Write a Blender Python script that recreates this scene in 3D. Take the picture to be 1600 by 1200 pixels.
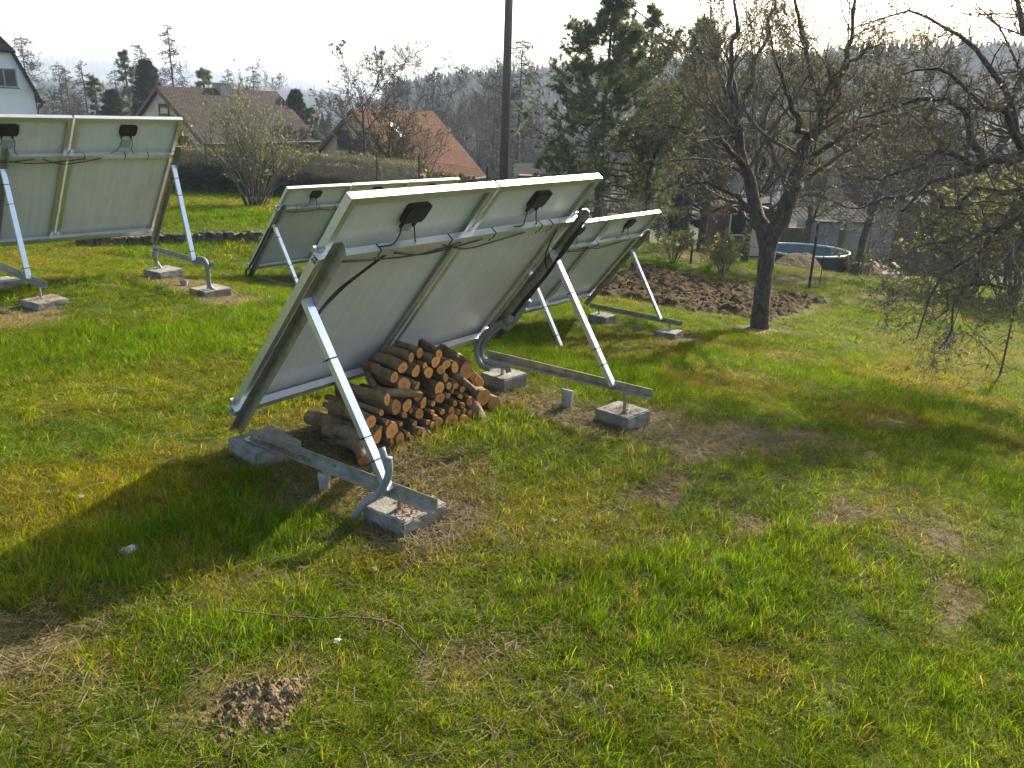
import bpy, math, random
import numpy as np
from mathutils import Matrix, Vector

scene = bpy.context.scene
for o in list(bpy.data.objects):
    bpy.data.objects.remove(o, do_unlink=True)
COL = scene.collection

# ------------------------------------------------------------------ camera
FPX = 1313.22
CAM = np.array([-2.420846, -3.505249, 1.534702])
CR = np.array([0.5943126, -0.8035352, 0.0335213])
CU = np.array([0.2318548, 0.2110984, 0.9495687])
CF = np.array([0.7700882, 0.5565686, -0.3117620])
cam_data = bpy.data.cameras.new("camera")
cam = bpy.data.objects.new("camera", cam_data)
COL.objects.link(cam)
cam_data.sensor_fit = 'HORIZONTAL'
cam_data.sensor_width = 36.0
cam_data.lens = FPX / 1600.0 * 36.0
cam_data.clip_start = 0.05
cam_data.clip_end = 12000
cam.matrix_world = Matrix((
    (CR[0], CU[0], -CF[0], CAM[0]),
    (CR[1], CU[1], -CF[1], CAM[1]),
    (CR[2], CU[2], -CF[2], CAM[2]),
    (0, 0, 0, 1)))
scene.camera = cam

# ------------------------------------------------------------------ sky, sun, exposure
SUN_EL = math.radians(26.0)
SUN_AZ = math.radians(2.0)          # from +X towards +Y
world = bpy.data.worlds.new("World")
scene.world = world
world.use_nodes = True
wn = world.node_tree
wn.nodes.clear()
wo = wn.nodes.new("ShaderNodeOutputWorld")
wb = wn.nodes.new("ShaderNodeBackground")
ws = wn.nodes.new("ShaderNodeTexSky")
ws.sky_type = 'NISHITA'
ws.sun_disc = False
ws.sun_elevation = SUN_EL
ws.sun_rotation = math.radians(90) - SUN_AZ
ws.altitude = 300
ws.air_density = 1.0
ws.dust_density = 4.0
ws.ozone_density = 1.0
wb.inputs['Strength'].default_value = 0.125
wn.links.new(ws.outputs[0], wb.inputs['Color'])
wn.links.new(wb.outputs[0], wo.inputs['Surface'])

sd = bpy.data.lights.new("sun", 'SUN')
sd.energy = 5.0
sd.angle = math.radians(0.6)
sd.color = (1.0, 0.91, 0.74)
sun = bpy.data.objects.new("sun", sd)
COL.objects.link(sun)
SDIR = Vector((math.cos(SUN_EL) * math.cos(SUN_AZ), math.cos(SUN_EL) * math.sin(SUN_AZ), math.sin(SUN_EL)))
sun.rotation_euler = SDIR.to_track_quat('Z', 'Y').to_euler()
sun.location = SDIR * 40

scene.view_settings.view_transform = 'Standard'
scene.view_settings.look = 'None'
scene.view_settings.gamma = 1.0
scene.view_settings.exposure = 1.32
scene.view_settings.use_curve_mapping = False
scene.render.engine = 'CYCLES'
scene.cycles.use_denoising = True
scene.cycles.max_bounces = 6
scene.cycles.transmission_bounces = 4
scene.cycles.volume_bounces = 0
scene.cycles.caustics_reflective = False
scene.cycles.caustics_refractive = False

# ------------------------------------------------------------------ helpers
def ray(a, b):
    return CF + ((a - 800) / FPX) * CR - ((b - 600) / FPX) * CU
def at(a, b, d):                       # point seen at pixel (a,b) of the 1600 px photo, d metres deep
    return CAM + ray(a, b) * d
def at_x(a, b, X):
    v = ray(a, b); return CAM + v * ((X - CAM[0]) / v[0])
def at_plane(a, b, p0, nrm):
    v = ray(a, b); return CAM + v * (np.dot(np.asarray(p0) - CAM, nrm) / np.dot(v, nrm))

def _hash(ix, iy, seed):
    h = (ix.astype(np.int64) * 374761393 + iy.astype(np.int64) * 668265263 + seed * 1442695041) & 0x7fffffff
    h = ((h ^ (h >> 13)) * 1274126177) & 0x7fffffff
    return ((h ^ (h >> 16)) & 0xffff) / 65535.0
def vnoise(x, y, s, seed=0):
    x = np.asarray(x, float) / s; y = np.asarray(y, float) / s
    ix = np.floor(x); iy = np.floor(y); fx = x - ix; fy = y - iy
    fx = fx * fx * (3 - 2 * fx); fy = fy * fy * (3 - 2 * fy)
    a = _hash(ix, iy, seed); b = _hash(ix + 1, iy, seed); c = _hash(ix, iy + 1, seed); d = _hash(ix + 1, iy + 1, seed)
    return (a * (1 - fx) + b * fx) * (1 - fy) + (c * (1 - fx) + d * fx) * fy
def fbm(x, y, s, seed=0, o=3):
    r = 0; a = 1; t = 0
    for k in range(o):
        r = r + a * vnoise(x, y, s / 2 ** k, seed + 7 * k); t += a; a *= .5
    return r / t
def sstep(a, b, x):
    t = np.clip((np.asarray(x, float) - a) / (b - a), 0, 1); return t * t * (3 - 2 * t)

# ground heights: thin-plate surface through measured feet in the yard, then the valley and the hills
CP = np.array([(-2.4,-3.5,-.17),(-4,0,.22),(-1.5,-.3,-.06),(0,-.6,-.225),(2,-.3,-.28),(2,-1.2,-.33),(.6,3.7,-.23),(2.6,3.7,-.36),
    (2.6,4.8,-.32),(4.4,5.4,-.72),(6.55,.6,-1.0),(6.5,1.6,-.96),(4.6,.8,-.77),(4,-3,-.62),(0,-4,-.25),(2.5,-5,-.5),(8.72,.36,-1.25),
    (12,3,-1.6),(10,-5,-1.5),(3.94,8.11,-.51),(6.0,7.39,-.53),(9.07,11.72,-.64),(11.6,18.8,-1.01),(11.64,14.3,-.86),
    (14.8,10.8,-1.1),(16.17,4.82,-1.84),(16.2,1.97,-2.0),(20,0,-2.45),(24.95,4.66,-2.95),(20.2,6.35,-2.04),(-3,6,-.1),
    (-6,10,-.1),(2,15,-.7),(16,-10,-2.1),(8.7,-2.6,-1.3),(-8,-8,-.1),(4,-12,-.9)])
def _tps():
    n = len(CP); d = np.linalg.norm(CP[:, None, :2] - CP[None, :, :2], axis=2)
    A = np.zeros((n + 3, n + 3)); A[:n, :n] = np.where(d > 0, d * d * np.log(d + 1e-9), 0) + .02 * np.eye(n)
    A[:n, n] = 1; A[:n, n + 1:] = CP[:, :2]; A[n, :n] = 1; A[n + 1:, :n] = CP[:, :2].T
    b = np.zeros(n + 3); b[:n] = CP[:, 2]; return np.linalg.solve(A, b)
TW = _tps()
YAW = math.atan2(CF[1], CF[0])
def ground(x, y):
    x = np.asarray(x, float); y = np.asarray(y, float)
    d = np.sqrt((x[..., None] - CP[:, 0]) ** 2 + (y[..., None] - CP[:, 1]) ** 2)
    zn = (np.where(d > 0, d * d * np.log(d + 1e-9), 0) @ TW[:-3]) + TW[-3] + TW[-2] * x + TW[-1] * y
    dx = x - CAM[0]; dy = y - CAM[1]; D = np.sqrt(dx * dx + dy * dy)
    az = -np.degrees((np.arctan2(dy, dx) - YAW + math.pi) % (2 * math.pi) - math.pi)   # + = right of the view axis
    wr = sstep(-16, -3, az) * (1 - sstep(70, 100, az))
    hr = sstep(-8, 9, az)
    L = np.log(np.maximum(D, 1))
    kr = np.log(np.array([1, 20, 30, 45, 80, 150, 240, 330, 430, 480, 700, 1500, 4000]))
    zr0 = np.interp(L, kr, [-1, -1.6, -2.9, -4.4, -8, -13, -13, -4, 3, 4, -15, -20, -20])
    zr1 = np.interp(L, kr, [-1, -2.2, -3.3, -4.9, -8, -11, -8, 4, 12, 13, -5, -20, -20])
    zr1 = zr1 + sstep(200, 420, D) * sstep(8, 28, az) * 10
    kl = np.log(np.array([1, 20, 30, 45, 80, 200, 500, 900, 1000, 1500, 2000, 2300, 4000]))
    zl = np.interp(L, kl, [0, -.9, -1.2, -2, -5, -16, -14, 1, 1, 16, 36, 33, -20])
    zf = (zr0 * (1 - hr) + zr1 * hr) * wr + zl * (1 - wr)
    zf = zf + (fbm(x, y, 90, 3) - .5) * np.clip(D - 100, 0, 300) * .03 + (fbm(x, y, 420, 5) - .5) * np.clip(D - 500, 0, 1500) * .03
    w = sstep(20, 34, D)
    zn = np.where(D > 60, 0, zn)
    z = zn * (1 - w) + zf * w
    z = z + (1 - sstep(15, 30, D)) * ((fbm(x, y, .55, 11) - .5) * .045 + (fbm(x, y, 1.7, 12) - .5) * .05)
    return z
def gz(x, y): return float(ground(np.array([x]), np.array([y]))[0])
def gpt(a, b, dmax=60):                # where the pixel's ray meets the ground
    t = np.arange(1.5, dmax, .01); P = CAM + ray(a, b) * t[:, None]
    k = int(np.argmax(P[:, 2] < ground(P[:, 0], P[:, 1]))); return P[k]

# ---- materials
def mat(name, cols, rough=.6, metal=0., scale=8., detail=5., bump=0., bscale=None, spec=.5, coord='Object', stops=None, trans=0., stretch=None, trcol=None):
    m = bpy.data.materials.new(name); m.use_nodes = True
    nt = m.node_tree; N = nt.nodes; Lk = nt.links; N.clear()
    out = N.new("ShaderNodeOutputMaterial"); b = N.new("ShaderNodeBsdfPrincipled")
    b.inputs['Roughness'].default_value = rough; b.inputs['Metallic'].default_value = metal
    b.inputs['Specular IOR Level'].default_value = spec
    tc = N.new("ShaderNodeTexCoord"); src = tc.outputs[coord]
    if stretch:
        mp = N.new("ShaderNodeMapping"); mp.inputs['Scale'].default_value = stretch
        Lk.new(src, mp.inputs['Vector']); src = mp.outputs[0]
    if len(cols) == 1:
        b.inputs['Base Color'].default_value = (*cols[0], 1); colout = None
    else:
        nz = N.new("ShaderNodeTexNoise"); nz.inputs['Scale'].default_value = scale; nz.inputs['Detail'].default_value = detail
        nz.inputs['Roughness'].default_value = .62
        Lk.new(src, nz.inputs['Vector'])
        cr = N.new("ShaderNodeValToRGB"); e = cr.color_ramp.elements
        st = stops or [.3 + .4 * i / (len(cols) - 1) for i in range(len(cols))]
        while len(e) < len(cols): e.new(.5)
        for i, c in enumerate(cols): e[i].position = st[i]; e[i].color = (*c, 1)
        Lk.new(nz.outputs['Fac'], cr.inputs[0]); Lk.new(cr.outputs[0], b.inputs['Base Color']); colout = cr.outputs[0]
    if bump:
        n2 = N.new("ShaderNodeTexNoise"); n2.inputs['Scale'].default_value = bscale or scale * 3; n2.inputs['Detail'].default_value = 6
        Lk.new(src, n2.inputs['Vector']); bp = N.new("ShaderNodeBump"); bp.inputs['Strength'].default_value = min(1, bump)
        bp.inputs['Distance'].default_value = .02 * bump
        Lk.new(n2.outputs['Fac'], bp.inputs['Height']); Lk.new(bp.outputs[0], b.inputs['Normal'])
    if trans > 0:
        tr = N.new("ShaderNodeBsdfTranslucent"); mx = N.new("ShaderNodeMixShader"); mx.inputs[0].default_value = trans
        if trcol: tr.inputs['Color'].default_value = (*trcol, 1)
        elif colout: Lk.new(colout, tr.inputs['Color'])
        else: tr.inputs['Color'].default_value = (*cols[0], 1)
        Lk.new(b.outputs[0], mx.inputs[1]); Lk.new(tr.outputs[0], mx.inputs[2]); Lk.new(mx.outputs[0], out.inputs[0])
    else:
        Lk.new(b.outputs[0], out.inputs[0])
    return m

M = {}
M['alu'] = mat('aluminium', [(.62,.62,.58),(.76,.76,.72)], .38, .85, 22, bump=.03, stretch=(1, 1, 6))
M['alu_rail'] = mat('rail_aluminium', [(.70,.73,.77),(.80,.83,.87)], .3, .75, 18)  # bluish base colour: reflected blue sky painted into the metal
M['alu_old'] = mat('weathered_aluminium', [(.26,.245,.19),(.42,.40,.33),(.5,.48,.42)], .45, .75, 14, bump=.04)
M['backsheet'] = mat('white_backsheet', [(.66,.67,.64),(.72,.73,.70)], .38, 0, 3.0, bump=.01, bscale=60)
def backsheet_mat():
    m = mat('white_backsheet', [(.68,.69,.65),(.77,.78,.75),(.80,.81,.79)], .35, 0, 2.2, bump=.01, bscale=60)
    nt = m.node_tree; N = nt.nodes; Lk = nt.links; b = next(n for n in N if n.type == 'BSDF_PRINCIPLED')
    old = b.inputs['Base Color'].links[0].from_socket
    tc = N.new("ShaderNodeTexCoord"); br = N.new("ShaderNodeTexBrick"); br.offset = 0; br.inputs['Scale'].default_value = 1.; br.inputs['Brick Width'].default_value = .158; br.inputs['Row Height'].default_value = .158
    br.inputs['Mortar Size'].default_value = .004; br.inputs['Mortar Smooth'].default_value = .6; br.inputs['Color1'].default_value = (.93,.93,.94,1); br.inputs['Color2'].default_value = (.96,.96,.95,1); br.inputs['Mortar'].default_value = (1,1,1,1)
    Lk.new(tc.outputs['UV'], br.inputs['Vector'])
    st = N.new("ShaderNodeTexNoise"); st.inputs['Scale'].default_value = 1.; st.inputs['Detail'].default_value = 5
    mp = N.new("ShaderNodeMapping"); mp.inputs['Scale'].default_value = (26, 1.6, 1); Lk.new(tc.outputs['UV'], mp.inputs['Vector']); Lk.new(mp.outputs[0], st.inputs['Vector'])
    mr = N.new("ShaderNodeMapRange"); mr.inputs['From Min'].default_value = .3; mr.inputs['From Max'].default_value = .7; mr.inputs['To Min'].default_value = .93; mr.inputs['To Max'].default_value = 1.03; Lk.new(st.outputs['Fac'], mr.inputs['Value'])
    m1 = N.new("ShaderNodeVectorMath"); m1.operation = 'MULTIPLY'; Lk.new(old, m1.inputs[0]); Lk.new(br.outputs['Color'], m1.inputs[1])
    m2 = N.new("ShaderNodeVectorMath"); m2.operation = 'SCALE'; Lk.new(m1.outputs[0], m2.inputs[0]); Lk.new(mr.outputs[0], m2.inputs['Scale'])
    Lk.new(m2.outputs[0], b.inputs['Base Color']); return m
M['backsheet'] = backsheet_mat()
M['black'] = mat('black_plastic', [(.012,.012,.012),(.025,.024,.022)], .5, 0, 20)
M['cell'] = mat('solar_glass', [(.01,.012,.03),(.015,.02,.05)], .08, 0, 8)
M['sticker'] = mat('grey_label', [(.28,.30,.28),(.5,.52,.5)], .5, 0, 60, stretch=(1, 6, 1))
M['conduit'] = mat('grey_conduit', [(.16,.18,.18),(.23,.25,.25)], .55, 0, 12)
M['concrete'] = mat('concrete', [(.12,.112,.092),(.225,.21,.175),(.32,.30,.25)], .9, 0, 9, bump=.5, bscale=90)
M['bolt'] = mat('steel_bolt', [(.3,.29,.27),(.5,.49,.46)], .4, .9, 30)
M['pvc'] = mat('grey_plastic_pipe', [(.22,.24,.22),(.34,.36,.33)], .6, 0, 14)
M['bark_log'] = mat('log_bark', [(.075,.042,.02),(.17,.105,.052),(.25,.17,.09),(.15,.115,.05)], .9, 0, 12, bump=.8, bscale=40)
M['bark'] = mat('tree_bark', [(.026,.019,.014),(.08,.061,.045),(.15,.12,.09)], .92, 0, 22, bump=1.6, bscale=26, stretch=(1, 1, .4))
M['twig'] = mat('twig_bark', [(.07,.05,.034),(.165,.122,.078)], .85, 0, 3)
M['twig_grey'] = mat('grey_twig_bark', [(.09,.075,.065),(.16,.14,.12)], .85, 0, 3)
M['twig_far'] = mat('pale_twig_bark', [(.035,.03,.026),(.07,.06,.053)], .9, 0, 2)
M['bud'] = mat('pale_buds', [(.12,.105,.055),(.24,.22,.12)], .7, 0, 6, trans=.35)
M['leaf_y'] = mat('yellow_green_leaf', [(.19,.20,.04),(.32,.31,.08)], .6, 0, 5, trans=.45)
M['leaf_olive'] = mat('olive_leaf', [(.09,.10,.035),(.17,.17,.07)], .6, 0, 5, trans=.4)
M['leaf_hedge'] = mat('hedge_leaf', [(.05,.058,.016),(.10,.095,.025),(.14,.12,.035)], .6, 0, 4, trans=.4)
M['needle'] = mat('pine_needles', [(.075,.105,.035),(.15,.18,.065)], .55, 0, 3, trans=.4)
M['needle_dark'] = mat('spruce_needles', [(.016,.03,.018),(.04,.06,.03)], .6, 0, 3, trans=.2)
M['wood_old'] = mat('grey_weathered_wood', [(.10,.085,.065),(.2,.17,.13)], .85, 0, 6, bump=.4, stretch=(4, 4, .5))
M['pole'] = mat('creosoted_pole', [(.07,.055,.04),(.13,.105,.082)], .8, 0, 5, bump=.3, stretch=(4, 4, .3))
M['plaster_white'] = mat('white_plaster', [(.70,.72,.76),(.78,.80,.82)], .9, 0, 1.5, bump=.05)
M['plaster_cream'] = mat('cream_plaster', [(.42,.35,.24),(.52,.44,.31)], .9, 0, 1.5, bump=.05)
M['plaster_grey'] = mat('grey_plaster', [(.26,.24,.21),(.34,.315,.28)], .9, 0, 1.5)
M['trim'] = mat('dark_brown_trim', [(.03,.022,.017),(.055,.04,.03)], .7, 0, 5)
M['glass'] = mat('window_glass', [(.02,.025,.03)], .06, 0)
M['window_white'] = mat('white_window_frame', [(.7,.7,.68)], .5, 0)
M['skylight'] = mat('skylight_glass', [(.55,.6,.65)], .05, .9)
M['fence_wire'] = mat('fence_wire', [(.06,.065,.055),(.12,.12,.11)], .5, .6, 5)
M['rust'] = mat('dark_rusty_steel', [(.025,.02,.017),(.06,.045,.035)], .75, .3, 10)
M['pool_in'] = mat('blue_pool_liner', [(.10,.15,.18),(.17,.23,.26)], .4, 0, 3)
M['pool_rim'] = mat('pale_pool_rim', [(.55,.6,.62)], .35, 0)
M['pool_wall'] = mat('dark_pool_wall', [(.03,.05,.06),(.06,.085,.09)], .5, 0, 4)
M['sheet'] = mat('corrugated_sheet', [(.035,.037,.037),(.065,.067,.065)], .95, 0, 3, spec=.05)
M['board_red'] = mat('faded_red_boards', [(.10,.045,.035),(.16,.08,.06)], .8, 0, 5)
M['tarp'] = mat('pale_plastic', [(.16,.175,.19),(.24,.25,.26)], .6, 0, 4)
M['soil'] = mat('tilled_soil', [(.03,.021,.010),(.078,.053,.026),(.145,.102,.05)], .95, 0, 9, bump=1.0, bscale=60, spec=.05)
M['straw'] = mat('dry_litter', [(.12,.092,.042),(.26,.205,.10)], .9, 0, 30, trans=.3)
M['leaf_dead'] = mat('dead_leaf', [(.2,.1,.04),(.34,.2,.1)], .8, 0, 30, trans=.25)
M['paper'] = mat('pale_litter', [(.36,.37,.40),(.5,.51,.53)], .7, 0, 20, trans=.2)
M['stone'] = mat('mossy_kerb_stone', [(.03,.027,.02),(.09,.08,.06),(.17,.155,.125)], .95, 0, 9, bump=.8, bscale=35)

M['mole'] = mat('dry_crumbly_soil', [(.075,.052,.027),(.17,.122,.066),(.27,.205,.118)], .95, 0, 30, bump=1.0, bscale=90, spec=.05)
def cut_mat():
    m = bpy.data.materials.new('cut_wood'); m.use_nodes = True
    nt = m.node_tree; N = nt.nodes; Lk = nt.links; b = N['Principled BSDF']; b.inputs['Roughness'].default_value = .8
    tc = N.new("ShaderNodeTexCoord"); sx = N.new("ShaderNodeSeparateXYZ"); Lk.new(tc.outputs['Object'], sx.inputs[0])
    cx = N.new("ShaderNodeCombineXYZ"); Lk.new(sx.outputs[0], cx.inputs[0]); Lk.new(sx.outputs[1], cx.inputs[1])
    wv = N.new("ShaderNodeTexWave"); wv.wave_type = 'RINGS'; wv.rings_direction = 'SPHERICAL'; wv.inputs['Scale'].default_value = 34
    wv.inputs['Distortion'].default_value = 2.2; wv.inputs['Detail'].default_value = 2; Lk.new(cx.outputs[0], wv.inputs['Vector'])
    ln = N.new("ShaderNodeVectorMath"); ln.operation = 'LENGTH'; Lk.new(cx.outputs[0], ln.inputs[0])
    oi = N.new("ShaderNodeObjectInfo")
    mr = N.new("ShaderNodeMapRange"); mr.inputs['From Max'].default_value = .06; Lk.new(ln.outputs['Value'], mr.inputs['Value'])
    cr = N.new("ShaderNodeValToRGB"); e = cr.color_ramp.elements
    e.new(.5); e.new(.8)
    for i, (p, c) in enumerate([(0., (.24,.08,.025)), (.12, (.68,.26,.065)), (.7, (.80,.37,.11)), (1., (.50,.14,.03))]):
        e[i].position = p; e[i].color = (*c, 1)
    Lk.new(mr.outputs[0], cr.inputs[0])
    mx = N.new("ShaderNodeMix"); mx.data_type = 'RGBA'; mx.blend_type = 'MULTIPLY'; mx.inputs['Factor'].default_value = .22
    Lk.new(cr.outputs[0], mx.inputs['A']); Lk.new(wv.outputs['Color'], mx.inputs['B'])
    hs = N.new("ShaderNodeHueSaturation"); Lk.new(mx.outputs['Result'], hs.inputs['Color'])
    m2 = N.new("ShaderNodeMapRange"); m2.inputs['To Min'].default_value = .6; m2.inputs['To Max'].default_value = 1.25; Lk.new(oi.outputs['Random'], m2.inputs['Value'])
    Lk.new(m2.outputs[0], hs.inputs['Value']); Lk.new(hs.outputs[0], b.inputs['Base Color'])
    return m
M['cut'] = cut_mat()

def roof_mat(name, c0, c1, rows=3.2):
    m = bpy.data.materials.new(name); m.use_nodes = True
    nt = m.node_tree; N = nt.nodes; Lk = nt.links; b = N['Principled BSDF']; b.inputs['Specular IOR Level'].default_value = .04; b.inputs['Roughness'].default_value = .85
    tc = N.new("ShaderNodeTexCoord"); br = N.new("ShaderNodeTexBrick"); br.inputs['Scale'].default_value = rows
    br.inputs['Color1'].default_value = (*c0, 1); br.inputs['Color2'].default_value = (*c1, 1); br.inputs['Mortar'].default_value = (c0[0]*.35, c0[1]*.35, c0[2]*.35, 1)
    br.inputs['Mortar Size'].default_value = .035
    Lk.new(tc.outputs['UV'], br.inputs['Vector'])
    nz = N.new("ShaderNodeTexNoise"); nz.inputs['Scale'].default_value = 1.4; nz.inputs['Detail'].default_value = 6
    Lk.new(tc.outputs['Object'], nz.inputs['Vector'])
    mr = N.new("ShaderNodeMapRange"); mr.inputs['To Min'].default_value = .65; mr.inputs['To Max'].default_value = 1.3; Lk.new(nz.outputs['Fac'], mr.inputs['Value'])
    mx = N.new("ShaderNodeVectorMath"); mx.operation = 'SCALE'; Lk.new(br.outputs['Color'], mx.inputs[0]); Lk.new(mr.outputs[0], mx.inputs['Scale'])
    Lk.new(mx.outputs[0], b.inputs['Base Color'])
    bp = N.new("ShaderNodeBump"); bp.inputs['Strength'].default_value = .6; bp.inputs['Distance'].default_value = .03; Lk.new(br.outputs['Fac'], bp.inputs['Height']); bp.invert = True
    Lk.new(bp.outputs[0], b.inputs['Normal'])
    return m
M['roof_red'] = roof_mat('red_tiles', (.09,.036,.02), (.14,.06,.035), 2.4)
M['roof_grey'] = roof_mat('brown_grey_tiles', (.055,.045,.038), (.095,.078,.067), 2.4)
M['roof_dark'] = roof_mat('dark_plum_tiles', (.075,.045,.045), (.11,.065,.06))

# ---- mesh building
class MB:
    def __init__(s): s.v = []; s.f = []; s.mi = []; s.n = 0
    def add(s, v, f, mi=0):
        v = np.asarray(v, float).reshape(-1, 3)
        s.v.append(v); s.f.extend([tuple(int(i) + s.n for i in q) for q in f]); s.mi.extend([mi] * len(f)); s.n += len(v); return s
    def box(s, a, b, mi=0):
        (x0, y0, z0), (x1, y1, z1) = a, b
        v = [(x0,y0,z0),(x1,y0,z0),(x1,y1,z0),(x0,y1,z0),(x0,y0,z1),(x1,y0,z1),(x1,y1,z1),(x0,y1,z1)]
        return s.add(v, [(0,3,2,1),(4,5,6,7),(0,1,5,4),(1,2,6,5),(2,3,7,6),(3,0,4,7)], mi)
    def bar(s, p, q, a, b, mi=0):      # box swept from p to q with half-axes a and b
        p, q, a, b = (np.asarray(k, float) for k in (p, q, a, b))
        v = [p-a-b, p+a-b, p+a+b, p-a+b, q-a-b, q+a-b, q+a+b, q-a+b]
        return s.add(v, [(0,3,2,1),(4,5,6,7),(0,1,5,4),(1,2,6,5),(2,3,7,6),(3,0,4,7)], mi)
    def prism(s, poly, ext, mi=0):     # polygon (3D) extruded by vector
        poly = np.asarray(poly, float); n = len(poly); ext = np.asarray(ext, float)
        v = np.vstack([poly, poly + ext])
        return s.add(v, [tuple(range(n))[::-1], tuple(range(n, 2*n))] + [(i, (i+1) % n, n + (i+1) % n, n + i) for i in range(n)], mi)
    def tube(s, P, R, sides=8, cap=True, mi=0):
        P = np.asarray(P, float); n = len(P); R = np.broadcast_to(np.asarray(R, float), (n,))
        v, f = tube_arrays(P[None], R[None], sides)
        f = [tuple(q) for q in f]
        if cap: f += [tuple(range(sides))[::-1], tuple(range((n-1)*sides, n*sides))]
        return s.add(v, f, mi)
    def build(s, name, mats, parent=None, smooth=False, loc=None):
        v = np.vstack(s.v) if s.v else np.zeros((0, 3))
        return mk(name, v, s.f, mats, parent, smooth, mi=s.mi, loc=loc)
def link(name, me, parent=None, loc=None):
    o = bpy.data.objects.new(name, me); COL.objects.link(o)
    if loc is not None: o.location = loc
    if parent is not None: o.parent = parent
    return o
def mk(name, v, f, mats, parent=None, smooth=False, mi=None, loc=None):
    me = bpy.data.meshes.new(name)
    v = np.asarray(v, float)
    if loc is not None: v = v - np.asarray(loc)
    if isinstance(f, np.ndarray):
        k = f.shape[1]; me.vertices.add(len(v)); me.vertices.foreach_set('co', v.ravel().astype(np.float32))
        me.loops.add(f.size); me.loops.foreach_set('vertex_index', f.ravel().astype(np.int32))
        me.polygons.add(len(f)); me.polygons.foreach_set('loop_start', np.arange(0, f.size, k, dtype=np.int32))
        me.update(calc_edges=True)
    else:
        me.from_pydata(v.tolist(), [], f)
    for m in (mats if isinstance(mats, (list, tuple)) else [mats]): me.materials.append(M[m] if isinstance(m, str) else m)
    if mi is not None and max(mi, default=0) > 0: me.polygons.foreach_set('material_index', mi)
    if smooth: me.polygons.foreach_set('use_smooth', [True] * len(me.polygons))
    me.update()
    return link(name, me, parent, loc)
def tag(o, label=None, cat=None, group=None, kind=None):
    for k, v in (('label', label), ('category', cat), ('group', group), ('kind', kind)):
        if v: o[k] = v
    return o
def thing(name, label, cat, loc=(0, 0, 0), rotz=0, group=None):
    o = bpy.data.objects.new(name, None); COL.objects.link(o); o.location = loc; o.rotation_euler = (0, 0, rotz)
    o.empty_display_size = .1
    return tag(o, label, cat, group)
def tube_arrays(P, R, sides):
    # P (B,n,3), R (B,n) -> verts, quads
    B, n, _ = P.shape
    T = np.gradient(P, axis=1); T /= np.linalg.norm(T, axis=2, keepdims=True) + 1e-12
    mt = T.mean(axis=1); ref = np.zeros((B, 3)); ref[np.arange(B), np.argmin(np.abs(mt), axis=1)] = 1
    N1 = np.cross(T, ref[:, None, :]); N1 /= np.linalg.norm(N1, axis=2, keepdims=True) + 1e-12
    N2 = np.cross(T, N1)
    a = np.arange(sides) * 2 * math.pi / sides
    V = P[:, :, None, :] + R[:, :, None, None] * (np.cos(a)[None, None, :, None] * N1[:, :, None, :] + np.sin(a)[None, None, :, None] * N2[:, :, None, :])
    b, i, k = np.meshgrid(np.arange(B), np.arange(n - 1), np.arange(sides), indexing='ij')
    k2 = (k + 1) % sides; o = b * n * sides
    F = np.stack([o + i*sides + k, o + i*sides + k2, o + (i+1)*sides + k2, o + (i+1)*sides + k], axis=-1).reshape(-1, 4)
    return V.reshape(-1, 3), F
def spline(pts, n=24):
    P = np.asarray(pts, float); m = len(P)
    Q = np.vstack([2*P[0]-P[1], P, 2*P[-1]-P[-2]]); out = []
    for u in np.linspace(0, m - 1 - 1e-6, n):
        i = int(u); t = u - i; a, b, c, d = Q[i:i+4]
        out.append(.5*((2*b) + (-a+c)*t + (2*a-5*b+4*c-d)*t*t + (-a+3*b-3*c+d)*t**3))
    return np.array(out)

# ------------------------------------------------------------------ ground
BARE = [  # x, y, rx, ry, strength : worn or shaded places with little grass
    (.3,-.7,.6,.6,.6),(1.2,-.2,1.0,.45,.8),(1.85,-.75,.35,.5,.65),(.1,-1.2,.4,.3,.75),(2.1,-1.25,.45,.45,.8),
    (2.25,-1.72,.55,.24,.95),(2.7,-2.05,.4,.15,.8),(1.25,-1.9,.3,.1,.85),(1.5,-2.62,.28,.12,.75),(1.62,-3.0,.28,.13,.7),(1.05,-2.35,.2,.12,.7),(1.0,-3.2,.25,.15,.6),
    (2.6,4.3,.4,.8,.6),(2.55,3.55,.45,.35,.8),(.6,3.65,.45,.4,.75),(6.5,.55,.4,.35,.7),(6.5,1.6,.4,.3,.6),(8.7,.25,.6,.45,.8),
    (-1.13,-1.72,.3,.2,.5),(-1.6,-1.0,.3,.25,.5),(-.55,-2.1,.2,.15,.5),(3.0,1.6,.9,.5,.35),(15.6,.6,1.2,.7,.3),(18.5,2.6,3.0,.7,.5),(19,5.6,3,.9,.6),(4.2,-2.3,.5,.25,.4),(4.4,5.2,.6,.3,.5)]
YEL = [(4.4,-.9,.9,.6,.9),(5.2,.6,1.2,.7,.8),(-.1,-1.35,.5,.3,.7),(-1.7,-1.2,.45,.25,.6),(.6,-1.7,.6,.4,.5),(3.4,2.0,1.0,.7,.6),(.2,1.2,1.0,.5,.4),(10.5,-1.8,2.2,1.2,.6),(1.9,-2.9,.5,.4,.5),(8.5,-2.0,1.5,.8,.5),(2.9,4.6,.8,.5,.5)]
LUSH = [(-1.0,-.55,1.2,.6,1.),(.2,-2.3,.55,.5,.8),(3.4,-.6,1.2,.6,.9),(6.8,-1.8,1.6,1.0,.9),(4.6,-2.3,1.3,.6,.7),(.5,2.2,1.2,.8,.6),(2.9,.5,.8,.5,.7),(.3,-1.0,.1,.1,.1),(8.5,9.6,3.0,1.6,.8),(5.0,7.3,2.2,.35,.9),(.9,-2.6,.5,.4,.6),(.38,-3.34,.14,.14,1.0)]
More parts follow.
